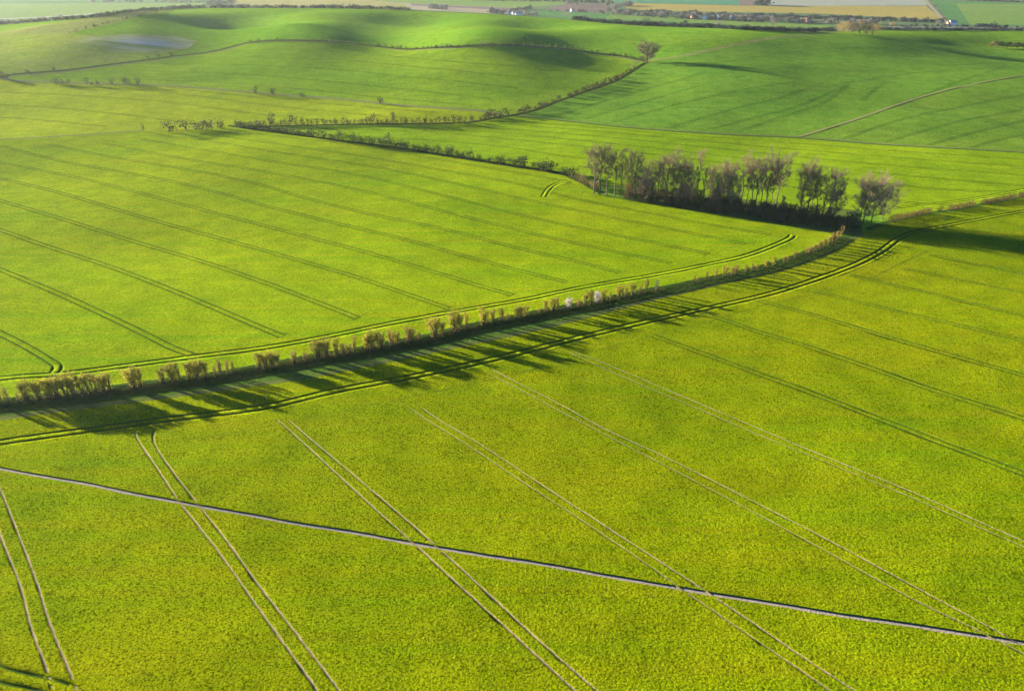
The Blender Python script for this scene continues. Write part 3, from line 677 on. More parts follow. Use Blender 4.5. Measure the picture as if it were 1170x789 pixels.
M['blossom'] = leaf_mat('blossom', (.42, .37, .35), (.60, .56, .54), 1.5, .3)
M['willow'] = leaf_mat('willow', (.24, .165, .06), (.34, .245, .09), .5, .4)
M['far_wood'] = leaf_mat('far_wood', (.022, .030, .032), (.060, .064, .060), .08, .2)
M['far_pale'] = leaf_mat('far_pale', (.10, .10, .088), (.20, .19, .165), .08, .3)

def bare_tree(seed, h=15., spread=4.5, clear=.3, limbs=15, tw=9, lean=(0, 0), up=.75, tr=.26, w=.030, fine=1.0):
    r = np.random.default_rng(seed); T = Acc(); Cn = Acc(); p = np.array([0, 0, -.3]); pts = [p]; n = 9
    for i in range(1, n + 1):
        q = np.array([lean[0] * h * (i/n)**1.5 + r.normal(0, .10) * i * .35, lean[1] * h * (i/n)**1.5 + r.normal(0, .10) * i * .35, h * .9 * i / n]); pts.append(q)
    for i in range(n): T.tube(pts[i], pts[i+1], tr * (1 - .88 * i / n) , tr * (1 - .88 * (i+1) / n), 6)
    def pt(t): t = t * n; i = min(int(t), n - 1); return pts[i] + (pts[i+1] - pts[i]) * (t - i)
    def twigs(a, b, num, ln):
        for _ in range(num):
            c = a + (b - a) * r.uniform(.15, 1); d = unit(unit(b - a) * .7 + r.normal(size=3) * .65 + np.array([0, 0, .35])); e = c + d * ln * r.uniform(.5, 1.2)
            Cn.twig(c, e, w, r)
            for _ in range(3):
                f_ = c + (e - c) * r.uniform(.2, .9); g_ = f_ + unit(d + r.normal(size=3) * .7) * ln * r.uniform(.3, .7); Cn.twig(f_, g_, w * .7, r)
    for i in range(limbs):
        t = clear + (1 - clear) * (i + r.uniform(0, 1)) / limbs; a0 = i * 2.4 + r.uniform(-.5, .5); prof = math.sin(math.pi * min(1, .25 + .75 * (1 - (t - clear) / (1 - clear)) ) ) * .5 + .55
        ln = spread * prof * r.uniform(.7, 1.15); d = unit(np.array([math.cos(a0), math.sin(a0), up + r.uniform(-.2, .4) + t * .5])); a = pt(t * .97); rad = tr * .42 * (1.15 - t)
        b = a + d * ln * .5; d2 = unit(d + r.normal(size=3) * .2 + np.array([0, 0, .15])); c = b + d2 * ln * .5
        T.tube(a, b, rad, rad * .7, 4); T.tube(b, c, rad * .7, rad * .25, 4)
        twigs(b, c, int(tw * .6), ln * .32)
        for k in range(5):
            s0 = a + (b - a) * r.uniform(.35, 1) if k < 2 else b + (c - b) * r.uniform(0, .9)
            e = s0 + unit(d + r.normal(size=3) * .6 + np.array([0, 0, .25])) * ln * r.uniform(.3, .55); T.tube(s0, e, rad * .38, rad * .15, 3); twigs(s0, e, int(tw * fine), ln * .26)
    twigs(pts[-2], pts[-1] + np.array([0, 0, h * .08]), tw * 2, h * .06)
    return T, Cn
def ivy_cloak(seed, h, rad, n, pts_lean=(0, 0), w=.16):
    r = np.random.default_rng(seed); A = Acc()
    for _ in range(n):
        z = h * r.uniform(.02, 1) ** .9; a = r.uniform(0, 6.283); lump = 1 + .45 * math.sin(z * 1.3 + seed) + .35 * math.sin(a * 2 + z * .8 + seed)
        rr = rad * lump * math.sqrt(max(.05, math.sin(math.pi * min(.97, .12 + .85 * z / h)))) * r.uniform(.45, 1)
        A.leaf(np.array([rr * math.cos(a) + pts_lean[0] * z, rr * math.sin(a) + pts_lean[1] * z, z]), w * r.uniform(.6, 1.3), r)
    return A
def bush_mesh(seed, h=3.8, top=1.5, stems=7, leaves=900, lw=.065, clear=.12, tw=.018, flat=.5, drift=0.0, twn=11):
    """hawthorn-like hedge bush: a sheaf of stems that fans out into a leafing twiggy head"""
    r = np.random.default_rng(seed); T = Acc(); L_ = Acc(); tips = []
    for i in range(stems):
        a0 = 6.283 * i / stems + r.uniform(-.4, .4); b = np.array([math.cos(a0), math.sin(a0), 0]) * .28 * top * r.uniform(.2, 1); b[2] = -.15
        hh = h * r.uniform(.72, .98); e = np.array([math.cos(a0) * top * r.uniform(.25, .85) + drift, math.sin(a0) * top * r.uniform(.25, .85), hh]); m = b * .5 + e * .5 + r.normal(size=3) * .15; m[:2] = b[:2] * .75 + e[:2] * .25 + r.normal(size=2) * .1
        T.tube(b, m, .085, .055, 5); T.tube(m, e, .055, .015, 4); 
        for k in range(twn):
            t = r.uniform(clear, 1); s0 = b + (m - b) * t * 2 if t < .5 else m + (e - m) * (t - .5) * 2
            d = unit(np.array([s0[0] - drift * .5, s0[1], 0]) * .6 + r.normal(size=3) * .55 + np.array([0, 0, .8])); ln = top * r.uniform(.25, .6); q = s0 + d * ln
            T.twig(s0, q, tw, r); tips.append((s0, q))
            for _ in range(4):
                f_ = s0 + (q - s0) * r.uniform(.2, 1); g_ = f_ + unit(d + r.normal(size=3) * .6) * ln * r.uniform(.25, .55); T.twig(f_, g_, tw * .6, r); tips.append((f_, g_))
    lumps = [(r.uniform(0, 6.283), r.uniform(.25, .8), r.uniform(.30, .93)) for _ in range(12)]
    for i in range(leaves):
        if i % 5 < 2:
            a, q, z = lumps[r.integers(12)]; env = math.sqrt(max(.08, 1 - ((z - .58) / .45) ** 2))
            c = np.array([math.cos(a) * q * top * env + drift * .5, math.sin(a) * q * top * env, z * h]) + r.normal(size=3) * np.array([.17 * top, .17 * top, .05 * h])
        else:
            s0, q = tips[r.integers(len(tips))]; c = s0 + (q - s0) * r.uniform(.3, 1.05) + r.normal(size=3) * .07
        if c[2] < h * .38 and r.uniform() < .7: continue
        L_.leaf(c, lw * r.uniform(.6, 1.3), r)
    return T, L_
def small_bush(seed, h=3.2, w=1.5, n=150, lw=.28, stems=4, low=.1):
    r = np.random.default_rng(seed); A = Acc(); st = []
    for i in range(stems):
        a0 = r.uniform(0, 6.28); e = np.array([math.cos(a0) * w * .3, math.sin(a0) * w * .3, h * r.uniform(.25, .5)]); A.tube((0, 0, -.2), e, .09, .03, 3)
    nst = len(A.f); cl = [np.array([r.normal(0, w * .36), r.normal(0, w * .36), h * r.uniform(.18, .80)]) for _ in range(16)]
    for _ in range(n):
        c = cl[r.integers(16)] + r.normal(size=3) * np.array([w * .33, w * .33, h * .14]); c[2] = max(c[2], h * low); A.leaf(c, lw * r.uniform(.5, 1.2), r)
    return A, nst
def obj_of(acc, name, mats, parent=None, midx=None):
    return link_mesh(name, acc.v, acc.f, mats, parent, midx=midx)
FIRST = {}
def place_parts(kind, parts, loc, rz, sc, label, cat, group=None):
    """parts: list of (part name, mesh); one Empty per thing, parts as children (mesh data shared)"""
    e = bpy.data.objects.new(kind, None); COL.objects.link(e); e.location = loc; e.rotation_euler = (0, 0, rz); e.scale = sc; e.empty_display_size = .5
    tag(e, label, cat, group)
    for (pn, me) in parts:
        c = bpy.data.objects.new(pn, me); COL.objects.link(c); c.parent = e
    return e
def place_one(kind, me, loc, rz, sc, label, cat, group=None):
    o = bpy.data.objects.new(kind, me); COL.objects.link(o); o.location = loc; o.rotation_euler = (0, 0, rz); o.scale = sc; tag(o, label, cat, group); return o
def mesh_only(acc, name, mats, midx=None):
    me = bpy.data.meshes.new(name); me.from_pydata([tuple(v) for v in acc.v], [], acc.f)
    for m in mats: me.materials.append(m)
    if midx is not None: me.polygons.foreach_set('material_index', np.asarray(midx, 'i'))
    me.update(); return me
def ppm(w): return math.sqrt(w[0]**2 + w[1]**2 + (CAMZ - w[2])**2) / FPX      # metres per photo pixel at a point
def vert_m(w, px):   # metres of height that span px photo pixels
    d = math.sqrt(w[0]**2 + w[1]**2); dep = math.atan2(CAMZ - w[2], d); ax = math.hypot(1, 0)
    zc = w[1] * cp + (CAMZ - w[2]) * sp
    yc = w[1] * sp - (CAMZ - w[2]) * cp
    return px * zc / FPX / (cp + yc / zc * sp)
ORD = ['first', 'second', 'third', 'fourth', 'fifth', 'sixth', 'seventh', 'eighth', 'ninth', 'tenth', 'eleventh', 'twelfth', 'thirteenth', 'fourteenth', 'fifteenth', 'sixteenth', 'seventeenth', 'eighteenth', 'nineteenth']
TENS = ['', '', 'twenty', 'thirty', 'forty', 'fifty', 'sixty', 'seventy', 'eighty']
def ordinal(n):
    if n < 20: return ORD[n - 1]
    t, u = divmod(n, 10)
    return (TENS[t][:-1] + 'ieth') if u == 0 else TENS[t] + '-' + ORD[u - 1]

# ------------------------------------------------------------------ the main hedge of separate bushes
def bushset(mleaf, mstem, cfgs):
    out = []
    for c in cfgs:
        T, L_ = bush_mesh(**c); out.append([('stems', mesh_only(T, 'stems', [mstem])), ('foliage', mesh_only(L_, 'foliage', [mleaf]))])
    return out
WIDE = bushset(M['bud_leaf'], M['hedge_stem'], [dict(seed=s, h=4.0, top=1.15, stems=8, leaves=2600, lw=.085, twn=13) for s in (1, 2, 3)])
MEDB = bushset(M['bud_leaf'], M['hedge_stem'], [dict(seed=s, h=4.0, top=.88, stems=6, leaves=1700, lw=.085, twn=12) for s in (11, 12, 13, 14)])
BRN = bushset(M['bud_brown'], M['hedge_stem'], [dict(seed=s, h=4.0, top=.9, stems=7, leaves=1500, lw=.08, twn=13) for s in (41, 42, 43)])
SLIM = bushset(M['bud_brown'], M['hedge_stem'], [dict(seed=s, h=4.0, top=.48, stems=4, leaves=850, lw=.075, twn=11) for s in (21, 22, 23)])
PALE = bushset(M['far_pale'], M['twigs_pale'], [dict(seed=36, h=4.0, top=.9, stems=6, leaves=350)])
WHITE = bushset(M['blossom'], M['twigs_pale'], [dict(seed=s, h=4.0, top=1.5, stems=8, leaves=2600, lw=.085, clear=.12) for s in (31, 32)])
HB = [(2,16,'m'),(10,20,'s'),(22,10,'s'),(32,24,'w'),(46,24,'w'),(57,25,'m'),(66,25,'w'),(76,26,'m'),(85,25,'w'),(95,24,'m'),(103,24,'m'),(110,24,'s'),(119,22,'w'),(126,22,'m'),
 (153,24,'w'),(161,24,'m'),(187,20,'m'),(198,23,'w'),(206,21,'s'),(217,23,'m'),(226,24,'w'),(235,21,'m'),(247,13,'s'),(253,21,'s'),(261,17,'s'),(267,16,'s'),(297,20,'m'),
 (304,17,'w'),(312,20,'w'),(318,16,'m'),(337,15,'b'),(350,9,'b'),(363,22,'w'),(373,22,'w'),(385,20,'m'),(392,12,'b'),(399,10,'b'),(406,20,'s'),(420,20,'m'),(425,22,'w'),(434,20,'w'),(447,18,'b'),(454,14,'m'),
 (467,18,'b'),(471,13,'b'),(479,9,'b'),(497,25,'w'),(506,17,'m'),(519,25,'w'),(526,19,'m'),(533,20,'s'),(553,20,'w'),(563,18,'m'),(573,17,'m'),(580,9,'s'),(590,12,'m'),(594,14,'m'),(601,15,'m'),(616,7,'s'),
 (623,16,'m'),(631,14,'m'),(637,16,'s'),(650,11,'W'),(661,8,'b'),(669,15,'m'),(675,17,'m'),(682,12,'W'),(689,13,'m'),(697,9,'s'),(707,15,'w'),(715,12,'s'),(722,14,'m'),(731,10,'s'),(738,16,'m'),(750,12,'p'),
 (793,9,'s'),(797,7,'s'),(807,10,'s'),(817,12,'s'),(828,13,'m'),(836,9,'b'),(840,10,'b'),(852,8,'b'),(859,9,'s'),(865,6,'b'),(875,9,'m'),(884,9,'m'),(895,8,'s'),(900,7,'s'),(908,8,'b'),(921,8,'s'),(924,8,'b'),
 (931,7,'b'),(936,9,'b'),(941,9,'m'),(946,10,'m'),(951,10,'b'),(956,10,'s'),(961,12,'s')]
hx = np.array([p[0] for p in HEDGE]); hy = np.array([p[1] for p in HEDGE])
desc = {'w': ('broad yellow green hawthorn bush', 'bush'), 'm': ('mid sized hawthorn bush', 'bush'), 's': ('slim upright bush', 'bush'),
        'b': ('brownish blackthorn bush', 'bush'), 'p': ('pale pinkish bush', 'bush')}
rr = np.random.default_rng(5); wn = 0
for i, (px, hp, k) in enumerate(HB):
    w = at1(px, float(np.interp(px, hx, hy)) + .5); hm = vert_m(w, hp) * 1.0; sc = hm / 4.0
    src = {'w': WIDE, 'm': MEDB, 's': SLIM, 'b': BRN, 'p': PALE, 'W': WHITE}[k]; parts = src[rr.integers(len(src))]
    wid = rr.uniform(.95, 1.2) * (1.1 if hp > 14 else 1.4); hm *= 1.0 if hp > 14 else 1.12; sc = hm / 4.0
    if k == 'W':
        wn += 1; parts = WHITE[wn - 1]
        lab = ['white blossoming blackthorn bush, the brightest in the foreground hedge', 'white blossoming bush close right of the brightest blossoming one, between brown bushes'][wn - 1]
        place_parts('blossoming_bush', parts, w, rr.uniform(0, 6.28), (sc * 1.05, sc * 1.05, sc), lab, 'bush', 'bushes in the foreground hedge'); continue
    side = px < 650; n = i + 1 if side else len(HB) - i
    lab = f"{desc[k][0]}, {ordinal(n)} from the {'left' if side else 'right'} end of the foreground hedge"
    place_parts('hedge_bush', parts, w, rr.uniform(0, 6.28), (sc * wid, sc * wid, sc), lab, desc[k][1], 'bushes in the foreground hedge')
# low bramble and twiggy growth along the hedge foot, one piece per stretch
def bramble(px0, px1, seed, mats, hgt=.9):
    r = np.random.default_rng(seed); A = Acc(); xs = np.arange(px0, px1, 1.2); ww = at([(x, float(np.interp(x, hx, hy)) + r.uniform(-.3, .8)) for x in xs]); c0 = ww.mean(0)
    for q in ww:
        for _ in range(4):
            b = q - c0 + np.array([r.normal(0, .35), r.normal(0, .45), -.1]); A.twig(b, b + unit(np.array([r.normal(0, .5), r.normal(0, .5), 1])) * hgt * r.uniform(.5, 1.2), .022, r)
    nt_ = len(A.f)
    for q in ww:
        for _ in range(12): A.leaf(q - c0 + np.array([r.normal(0, .4), r.normal(0, .5), hgt * r.uniform(.05, .8)]), .075, r)
    o = link_mesh('bramble_patch', A.v, A.f, mats, midx=[0] * nt_ + [1] * (len(A.f) - nt_)); o.location = c0; o['kind'] = 'stuff'; return o
for i, (a, b, nm) in enumerate([(0, 130, 'at the far left end of the foreground hedge'), (140, 180, 'under the lone pair of bushes in the left of the foreground hedge'), (184, 296, 'under the left middle of the foreground hedge'), (298, 400, 'pinkish and twiggy, left of the hedge centre'),
     (402, 490, 'at the hedge centre below the brown bushes'), (492, 545, 'below the two tallest round bushes of the hedge'), (600, 640, 'left of the white blossoming bush'), (641, 760, 'below the white blossoming bushes'), (825, 960, 'in the right end of the foreground hedge')]):
    tag(bramble(a, b, 200 + i, [M['twigs_pale'], M['bud_brown'] if i % 2 else M['hedge_leaf']], .5 if a < 600 else .4), 'low bramble growth ' + nm, 'bramble', 'bramble patches under the foreground hedge')

# ------------------------------------------------------------------ the copse
LIMB = {}
def tree_parts(key, **kw):
    if key not in LIMB:
        pale = kw.pop('pale', False); T, Cn = bare_tree(**kw)
        LIMB[key] = [('trunk', mesh_only(T, 'trunk', [M['bark_pale' if pale else 'bark']])), ('crown', mesh_only(Cn, 'crown', [M['twigs_pale' if pale else 'copse_twigs']]))]
    return LIMB[key]
CP = [ # px, base y, height px, variant, width factor, ivy(height fraction, radius), label
 (678.5,221.5,48,'a',1.0,None,'tall bare tree, leftmost in the copse'),
 (685.5,222.5,49,'c',.9,None,'tall bare tree just right of the leftmost in the copse'),
 (693,223,44,'b',.95,None,'slender bare tree, third from the left end of the copse'),
 (702,224,47,'a2',1.0,None,'tall pale bare tree before the first gap of the copse'),
 (709,224,34,'d',.7,(.9,1.3),'shorter tree cloaked in dark ivy at the first gap in the copse'),
 (724,229,50,'c',.85,(.62,1.9),'tall tree with ivy covered trunk and thin bare top, left part of the copse'),
 (734,231,31,'e',1.1,None,'low spreading brown tree right of the ivy tree with the thin top'),
 (744,232,30,'e2',1.0,(.8,1.3),'low dark ivy grown tree in the left middle of the copse'),
 (760,233,49,'e3',1.0,None,'big dense brown crowned tree in the left middle of the copse'),
 (767,234,40,'b',.9,(.45,1.2),'bare tree with ivy on its lower trunk beside the big brown crowned one'),
 (776,235,44,'e',.85,None,'brownish twiggy tree left of the tallest narrow tree'),
 (787,236,36,'e2',.8,None,'low twiggy tree against the tallest narrow tree'),
 (794.5,236,62,'n',.75,(.62,1.1),'tallest narrow tree of the copse with ivy up its stem'),
 (802,237,44,'d',.7,(.98,1.6),'dark ivy cloaked tree touching the tallest narrow tree'),
 (817,239,34,'e',.9,(.85,1.6),'dark ivy grown tree sloping up to the conical one'),
 (829,239,46,'e3',.75,(.92,1.5),'conical dark green tree in the middle of the copse'),
 (836,241,36,'e2',1.0,None,'pale brown twiggy tree before the conical dark one'),
 (845.5,236,55,'n2',1.0,None,'tall clean stemmed tree with small high crown in the open middle'),
 (857,242,55,'c',.8,None,'tall brown feathery tree right of the clean stemmed one'),
 (862,243,50,'b',.8,None,'bare tree close behind the tall brown feathery one'),
 (874,240,53,'a',.85,(.70,.8),'bare tree with a narrow column of ivy'),
 (886,238,55,'a2',1.0,None,'tall pale bare tree right of the ivy column'),
 (893,241,18,'d',.9,(.9,1.2),'small dark evergreen bush standing before the tall pale tree'),
 (913,246,52,'e3',.8,(.72,1.1),'leaning pyramidal tree right of the gap in the copse'),
 (921,247,50,'a',1.0,None,'open crowned bare tree in the right part of the copse'),
 (931,247,44,'b',.9,None,'slender bare tree between the open crowned and the dark topped tree'),
 (938.5,250,30,'d',.7,(.9,1.1),'dark ivy column at the foot of the dark topped tree'),
 (946,250,46,'e4',1.0,(.3,1.0),'dark topped dense tree in the right part of the copse'),
 (951,253,31,'p',1.15,None,'pale twiggy sapling before the dark topped tree'),
 (981,254,40,'b',.8,None,'bare tree at the left of the right end group of the copse'),
 (986,255,42,'r',.9,None,'broad round bare tree in the right end group of the copse'),
 (995,254.5,39,'r2',.95,None,'broad spreading tree beside the field track at the right end'),
 (716,224,40,'c',.8,None,'slender brown tree in the first gap behind the ivy tree'),
 (739,226,38,'b',.8,None,'bare tree standing behind the low dark ivy grown one'),
 (751,228,42,'c',.9,None,'brown tree behind the left of the big brown crowned one'),
 (782,232,42,'b',.85,None,'bare tree filling between the brownish and the tallest narrow tree'),
 (809,234,40,'c',.8,None,'brown bare tree behind the dark ivy cloaked one'),
 (824,235,38,'e',.7,None,'twiggy brown tree behind the conical dark one'),
 (852,238,46,'c',.7,None,'slim brown tree behind the tall feathery one'),
 (868,239,46,'b',.75,None,'slim bare tree left of the narrow ivy column'),
 (880,240,44,'c',.7,None,'slim brown tree between the ivy column and the tall pale tree'),
 (926,244,40,'c',.7,None,'slim tree behind the open crowned bare one'),
 (1008,251,34,'r3',.95,None,'rightmost tree of the copse with thin drooping crown')]
VAR = {'a': dict(seed=101, h=15, spread=4.6, clear=.35, limbs=17, tw=12, pale=True), 'a2': dict(seed=102, h=15, spread=4.6, clear=.38, limbs=17, tw=12, pale=True), 'b': dict(seed=103, h=15, spread=3.6, clear=.4, limbs=15, tw=12),
 'c': dict(seed=104, h=15, spread=4.2, clear=.42, limbs=17, tw=13), 'd': dict(seed=105, h=12, spread=3.4, clear=.4, limbs=9, tw=6), 'e': dict(seed=106, h=11, spread=4.6, clear=.12, limbs=20, tw=12), 'e2': dict(seed=107, h=11, spread=4.6, clear=.12, limbs=20, tw=12),
 'e3': dict(seed=108, h=15, spread=5.2, clear=.2, limbs=24, tw=12), 'e4': dict(seed=109, h=15, spread=5.2, clear=.35, limbs=22, tw=15), 'n': dict(seed=110, h=17, spread=3.0, clear=.62, limbs=9, tw=9), 'n2': dict(seed=111, h=17, spread=4.0, clear=.66, limbs=10, tw=10),
 'p': dict(seed=112, h=10, spread=4.2, clear=.08, limbs=22, tw=12, pale=True), 'r': dict(seed=113, h=14, spread=7.4, clear=.16, limbs=26, tw=14, up=.3), 'r2': dict(seed=114, h=14, spread=7.6, clear=.14, limbs=26, tw=14, up=.3), 'r3': dict(seed=115, h=13, spread=7.0, clear=.2, limbs=20, tw=12, up=.3, pale=True)}
rr = np.random.default_rng(9)
for (px, py, hp, v, wf, ivy, lab) in CP:
    w = at1(px, py); hm = vert_m(w, hp); kw = dict(VAR[v]); h0 = kw['h']; parts = list(tree_parts(v, **kw)); sc = hm / (h0 * .98)
    if ivy:
        A = ivy_cloak(int(px), ivy[0] * h0, ivy[1] / sc * .75, int(900 * ivy[0] * (1 + ivy[1]) * .5), w=.17 / sc); parts.append(('ivy', mesh_only(A, 'ivy', [M['ivy']])))
    place_parts('bare_tree' if not ivy else 'ivy_tree', parts, w, rr.uniform(0, 6.28), (sc * wf, sc * wf, sc), lab, 'tree', 'trees in the copse')
def scrub(seed, h, w, n, mat, lw=.13):
    r = np.random.default_rng(seed); T, L_ = bush_mesh(seed, h=h, top=w, stems=9, leaves=n, lw=lw, clear=.05, tw=.03, twn=14); return [('stems', mesh_only(T, 'stems', [M['twigs']])), ('foliage', mesh_only(L_, 'foliage', [mat]))]
SC = [scrub(301, 4, 2.4, 2600, M['scrub']), scrub(302, 4, 2.4, 2600, M['scrub_green']), scrub(303, 4, 2.6, 2600, M['scrub']), scrub(304, 4, 2.2, 2600, M['scrub_green'])]
sc_px = []
cs = np.array([(692, 224), (740, 231), (800, 240.5), (850, 248), (900, 255.5), (950, 262.5), (984, 266)])
for row, (dy, n, h0) in enumerate([(-1.5, 38, 8.5), (-6.5, 26, 11), (-12, 14, 12)]):
    for i in range(n):
        x = 712 + (978 - 712) * (i + rr.uniform(.2, .8)) / n if row else 716 + (980 - 716) * (i + rr.uniform(.2, .8)) / n
        sc_px.append((x, float(np.interp(x, cs[:, 0], cs[:, 1])) + dy + rr.uniform(-2.2, 1.2), h0 * rr.uniform(.55, 1.4), row))
for (x, y, hp, row) in sc_px:
    if row == 2 and x > 955: continue
    w = at1(x, y); sc = vert_m(w, hp) / 4; g = rr.integers(4)
    col_ = 'dark green' if g % 2 else 'reddish brown'
    rown = ('front', 'middle', 'back')[row]
    place_parts('undergrowth_shrub', SC[g], w, rr.uniform(0, 6.28), (sc * 1.15, sc * 1.15, sc), f'{col_} shrub in the {rown} row of undergrowth beneath the copse trees', 'shrub', f'{col_} undergrowth shrubs in the {rown} row of the copse')

# ------------------------------------------------------------------ distant hedges: each bush an object
SB = {}
def sb_meshes(key, mat, n=4, **kw):
    if key not in SB:
        out = []
        for s in range(n):
            A, ns = small_bush(400 + s + abs(hash(key)) % 1 , **kw); out.append(mesh_only(A, 'bush', [M['twigs'], M[mat]], [0] * ns + [1] * (len(A.f) - ns)))
        SB[key] = out
    return SB[key]
def at_row(P, xs, dy):
    Px = np.array([p[0] for p in P], float); Py = np.array([p[1] for p in P], float); o = np.argsort(Px)
    return [(x, float(np.interp(x, Px[o], Py[o])) + d) for x, d in zip(xs, dy)]
def hedge_row(P, x0, x1, step, hp, key, mat, kind, label, cat, group, seed, jit=.4, hv=.3, wf=1.0, keep=1.0, dy=.4, **kw):
    r = np.random.default_rng(seed); xs = []; x = x0
    while x < x1: xs.append(x + r.uniform(-jit, jit) * step); x += step * r.uniform(.75, 1.25)
    xs = [x for x in xs if r.uniform() < keep]; ws = at(at_row(P, xs, [dy + r.uniform(-.25, .25) for _ in xs])); me = sb_meshes(key, mat, **kw); h0 = kw.get('h', 3.2)
    for x, w in zip(xs, ws):
        hh = hp(x) if callable(hp) else hp
        sc = vert_m(w, hh * r.uniform(1 - hv, 1 + hv)) / h0; place_one(kind, me[r.integers(len(me))], w, r.uniform(0, 6.28), (sc * wf * r.uniform(.85, 1.2), sc * wf * r.uniform(.85, 1.2), sc), label, cat, group)
GD = dict(h=3.2, w=1.5, n=420, lw=.26)
hedge_row(H1, 272, 356, 3.0, 7, 'h1', 'hedge_leaf', 'hedge_bush', 'dark low bush in the left half of the hedge running down to the copse', 'bush', 'bushes in the left half of the hedge down to the copse', 21, wf=1.1, **GD)
hedge_row(H1, 356, 500, 3.8, 9, 'h1', 'hedge_leaf', 'hedge_bush', 'dark green bush in the middle of the hedge running down to the copse', 'bush', 'bushes in the middle of the hedge down to the copse', 22, wf=1.0, keep=.95, **GD)
hedge_row(H1, 500, 660, 5.4, 11, 'h1', 'ivy', 'hedge_bush', 'dark rounded bush in the right half of the hedge running down to the copse', 'bush', 'bushes in the right half of the hedge down to the copse', 23, wf=1.1, keep=.75, **GD)
hedge_row(H1, 655, 682, 4.0, 10, 'h1b', 'scrub', 'hedge_bush', 'brown scrubby bush joining the hedge to the left end of the copse', 'bush', 'brown bushes at the left end of the copse', 24, **GD)
hedge_row(H2, 272, 540, 4.6, 7.5, 'h2', 'hedge_brown', 'hedge_bush', 'brownish upright bush in the level hedge left of the bend', 'bush', 'bushes in the level hedge left of the bend', 25, wf=.75, keep=.95, **GD)
hedge_row(H2, 540, 650, 4.2, 6.5, 'h2', 'hedge_brown', 'hedge_bush', 'tan bush in the lower part of the hedge climbing to the lone tree', 'bush', 'bushes in the lower part of the climbing hedge', 26, wf=.9, keep=.85, **GD)
hedge_row(H2, 650, 725, 3.2, 6.5, 'h2', 'scrub', 'hedge_bush', 'reddish brown bush in the upper part of the hedge climbing to the lone tree', 'bush', 'bushes in the upper part of the climbing hedge', 27, wf=1.1, **GD)
G3 = dict(h=3.2, w=1.3, n=120, lw=.28)
hedge_row(H3, 284, 480, 8.0, 3.6, 'h3', 'scrub_green', 'hedge_tree', 'tiny dark tree on the brow hedge above the middle slope', 'tree', 'small trees on the middle brow hedge, left part', 28, keep=.75, hv=.4, **G3)
hedge_row(H3, 425, 500, 5.0, 4.0, 'h3', 'scrub_green', 'hedge_tree', 'tiny dark tree in the dip of the brow hedge', 'tree', 'small trees in the dip of the middle brow hedge', 29, keep=.9, hv=.3, **G3)
hedge_row(H3, 500, 730, 5.0, 4.4, 'h3', 'scrub_green', 'hedge_tree', 'small dark tree on the brow hedge left of the lone round tree', 'tree', 'small trees on the middle brow hedge, right part', 30, keep=.75, hv=.35, **G3)
def low_hedge(P, x0, x1, step, hp, half, mat, label, seed, per=16, lw=.3, kind='clipped_hedge'):
    r = np.random.default_rng(seed); xs = np.arange(x0, x1, step); ws = at(at_row(P, xs, [.3] * len(xs))); c0 = ws.mean(0); A = Acc(); B = Acc(); hm = vert_m(c0, hp)
    for i in range(len(ws) - 1):
        a, b = ws[i] - c0, ws[i+1] - c0; hh = hm * r.uniform(.7, 1.25); n = max(1, int(np.linalg.norm(b - a) * per * hm / 2)); B.tube(a - [0, 0, .2], a + [r.normal(0, .2), r.normal(0, .2), hh * .8], .06, .02, 3)
        for _ in range(n):
            c = a + (b - a) * r.uniform() + np.array([r.normal(0, half), r.normal(0, half), 0]); c[2] = (a[2] + b[2]) / 2 + hh * r.uniform(.05, 1); A.leaf(c, lw * r.uniform(.6, 1.3), r)
    e = bpy.data.objects.new(kind, None); COL.objects.link(e); e.location = c0; tag(e, label, 'hedge'); obj_of(A, 'foliage', M[mat], e); B.v and obj_of(B, 'stems', M['twigs'], e).__setitem__('kind', 'stuff')
ROW7 = [(78.6, 38.7), (106, 31.3), (137, 24.4), (174, 15.8), (194, 13)]
low_hedge(RHEDGE, 1015, 1064, 1.2, 6.5, .55, 'clip_brown', 'low clipped reddish brown hedge, the stretch beginning at the copse', 31, per=95, lw=.17)
low_hedge(RHEDGE, 1071.5, 1076.5, 1.2, 6.5, .5, 'clip_brown', 'short isolated piece of clipped brown hedge between two longer stretches', 32, per=95, lw=.17)
low_hedge(RHEDGE, 1083, 1114, 1.2, 6.0, .55, 'clip_brown', 'low clipped brown hedge, middle stretch right of the copse', 33, per=95, lw=.17)
low_hedge(RHEDGE, 1121, 1160, 1.2, 6.0, .55, 'clip_brown', 'low clipped brown hedge, third stretch near the right edge', 34, per=95, lw=.17)
low_hedge(RHEDGE, 1163, 1230, 1.2, 6.0, .55, 'clip_brown', 'low clipped brown hedge leaving the picture at the right edge', 30, per=95, lw=.17)
low_hedge(H3, 284, 736, 1.6, 2.0, .9, 'scrub_green', 'long thin dark hedge winding over the middle brow to the lone tree', 39, per=8, lw=.38, kind='low_hedge')
hedge_row(ROW7, 80, 196, 4.2, 3.4, 'h3', 'scrub_green', 'row_tree', 'tiny dark tree in the straight row on the far left slope', 'tree', 'trees in the straight row on the far left slope', 35, keep=.85, hv=.3, wf=1.0, dy=0, **G3)
BR = [(x, y) for x, y, _ in BROW]
FB = dict(h=3.2, w=2.2, n=90, lw=.45)
hedge_row(BR, -6, 470, 3.6, 4.0, 'fb', 'far_wood', 'brow_hedge_bush', 'dark bush in the long hedge along the far left brow', 'bush', 'bushes in the hedge along the far left brow', 36, hv=.25, wf=1.3, dy=.5, **FB)
hedge_row(BR, 655, 950, 2.6, 4.4, 'fb', 'ivy', 'brow_hedge_bush', 'dark bush in the hedge along the right brow before the village', 'bush', 'bushes in the hedge along the brow before the village', 37, hv=.35, wf=1.3, dy=.3, **FB)
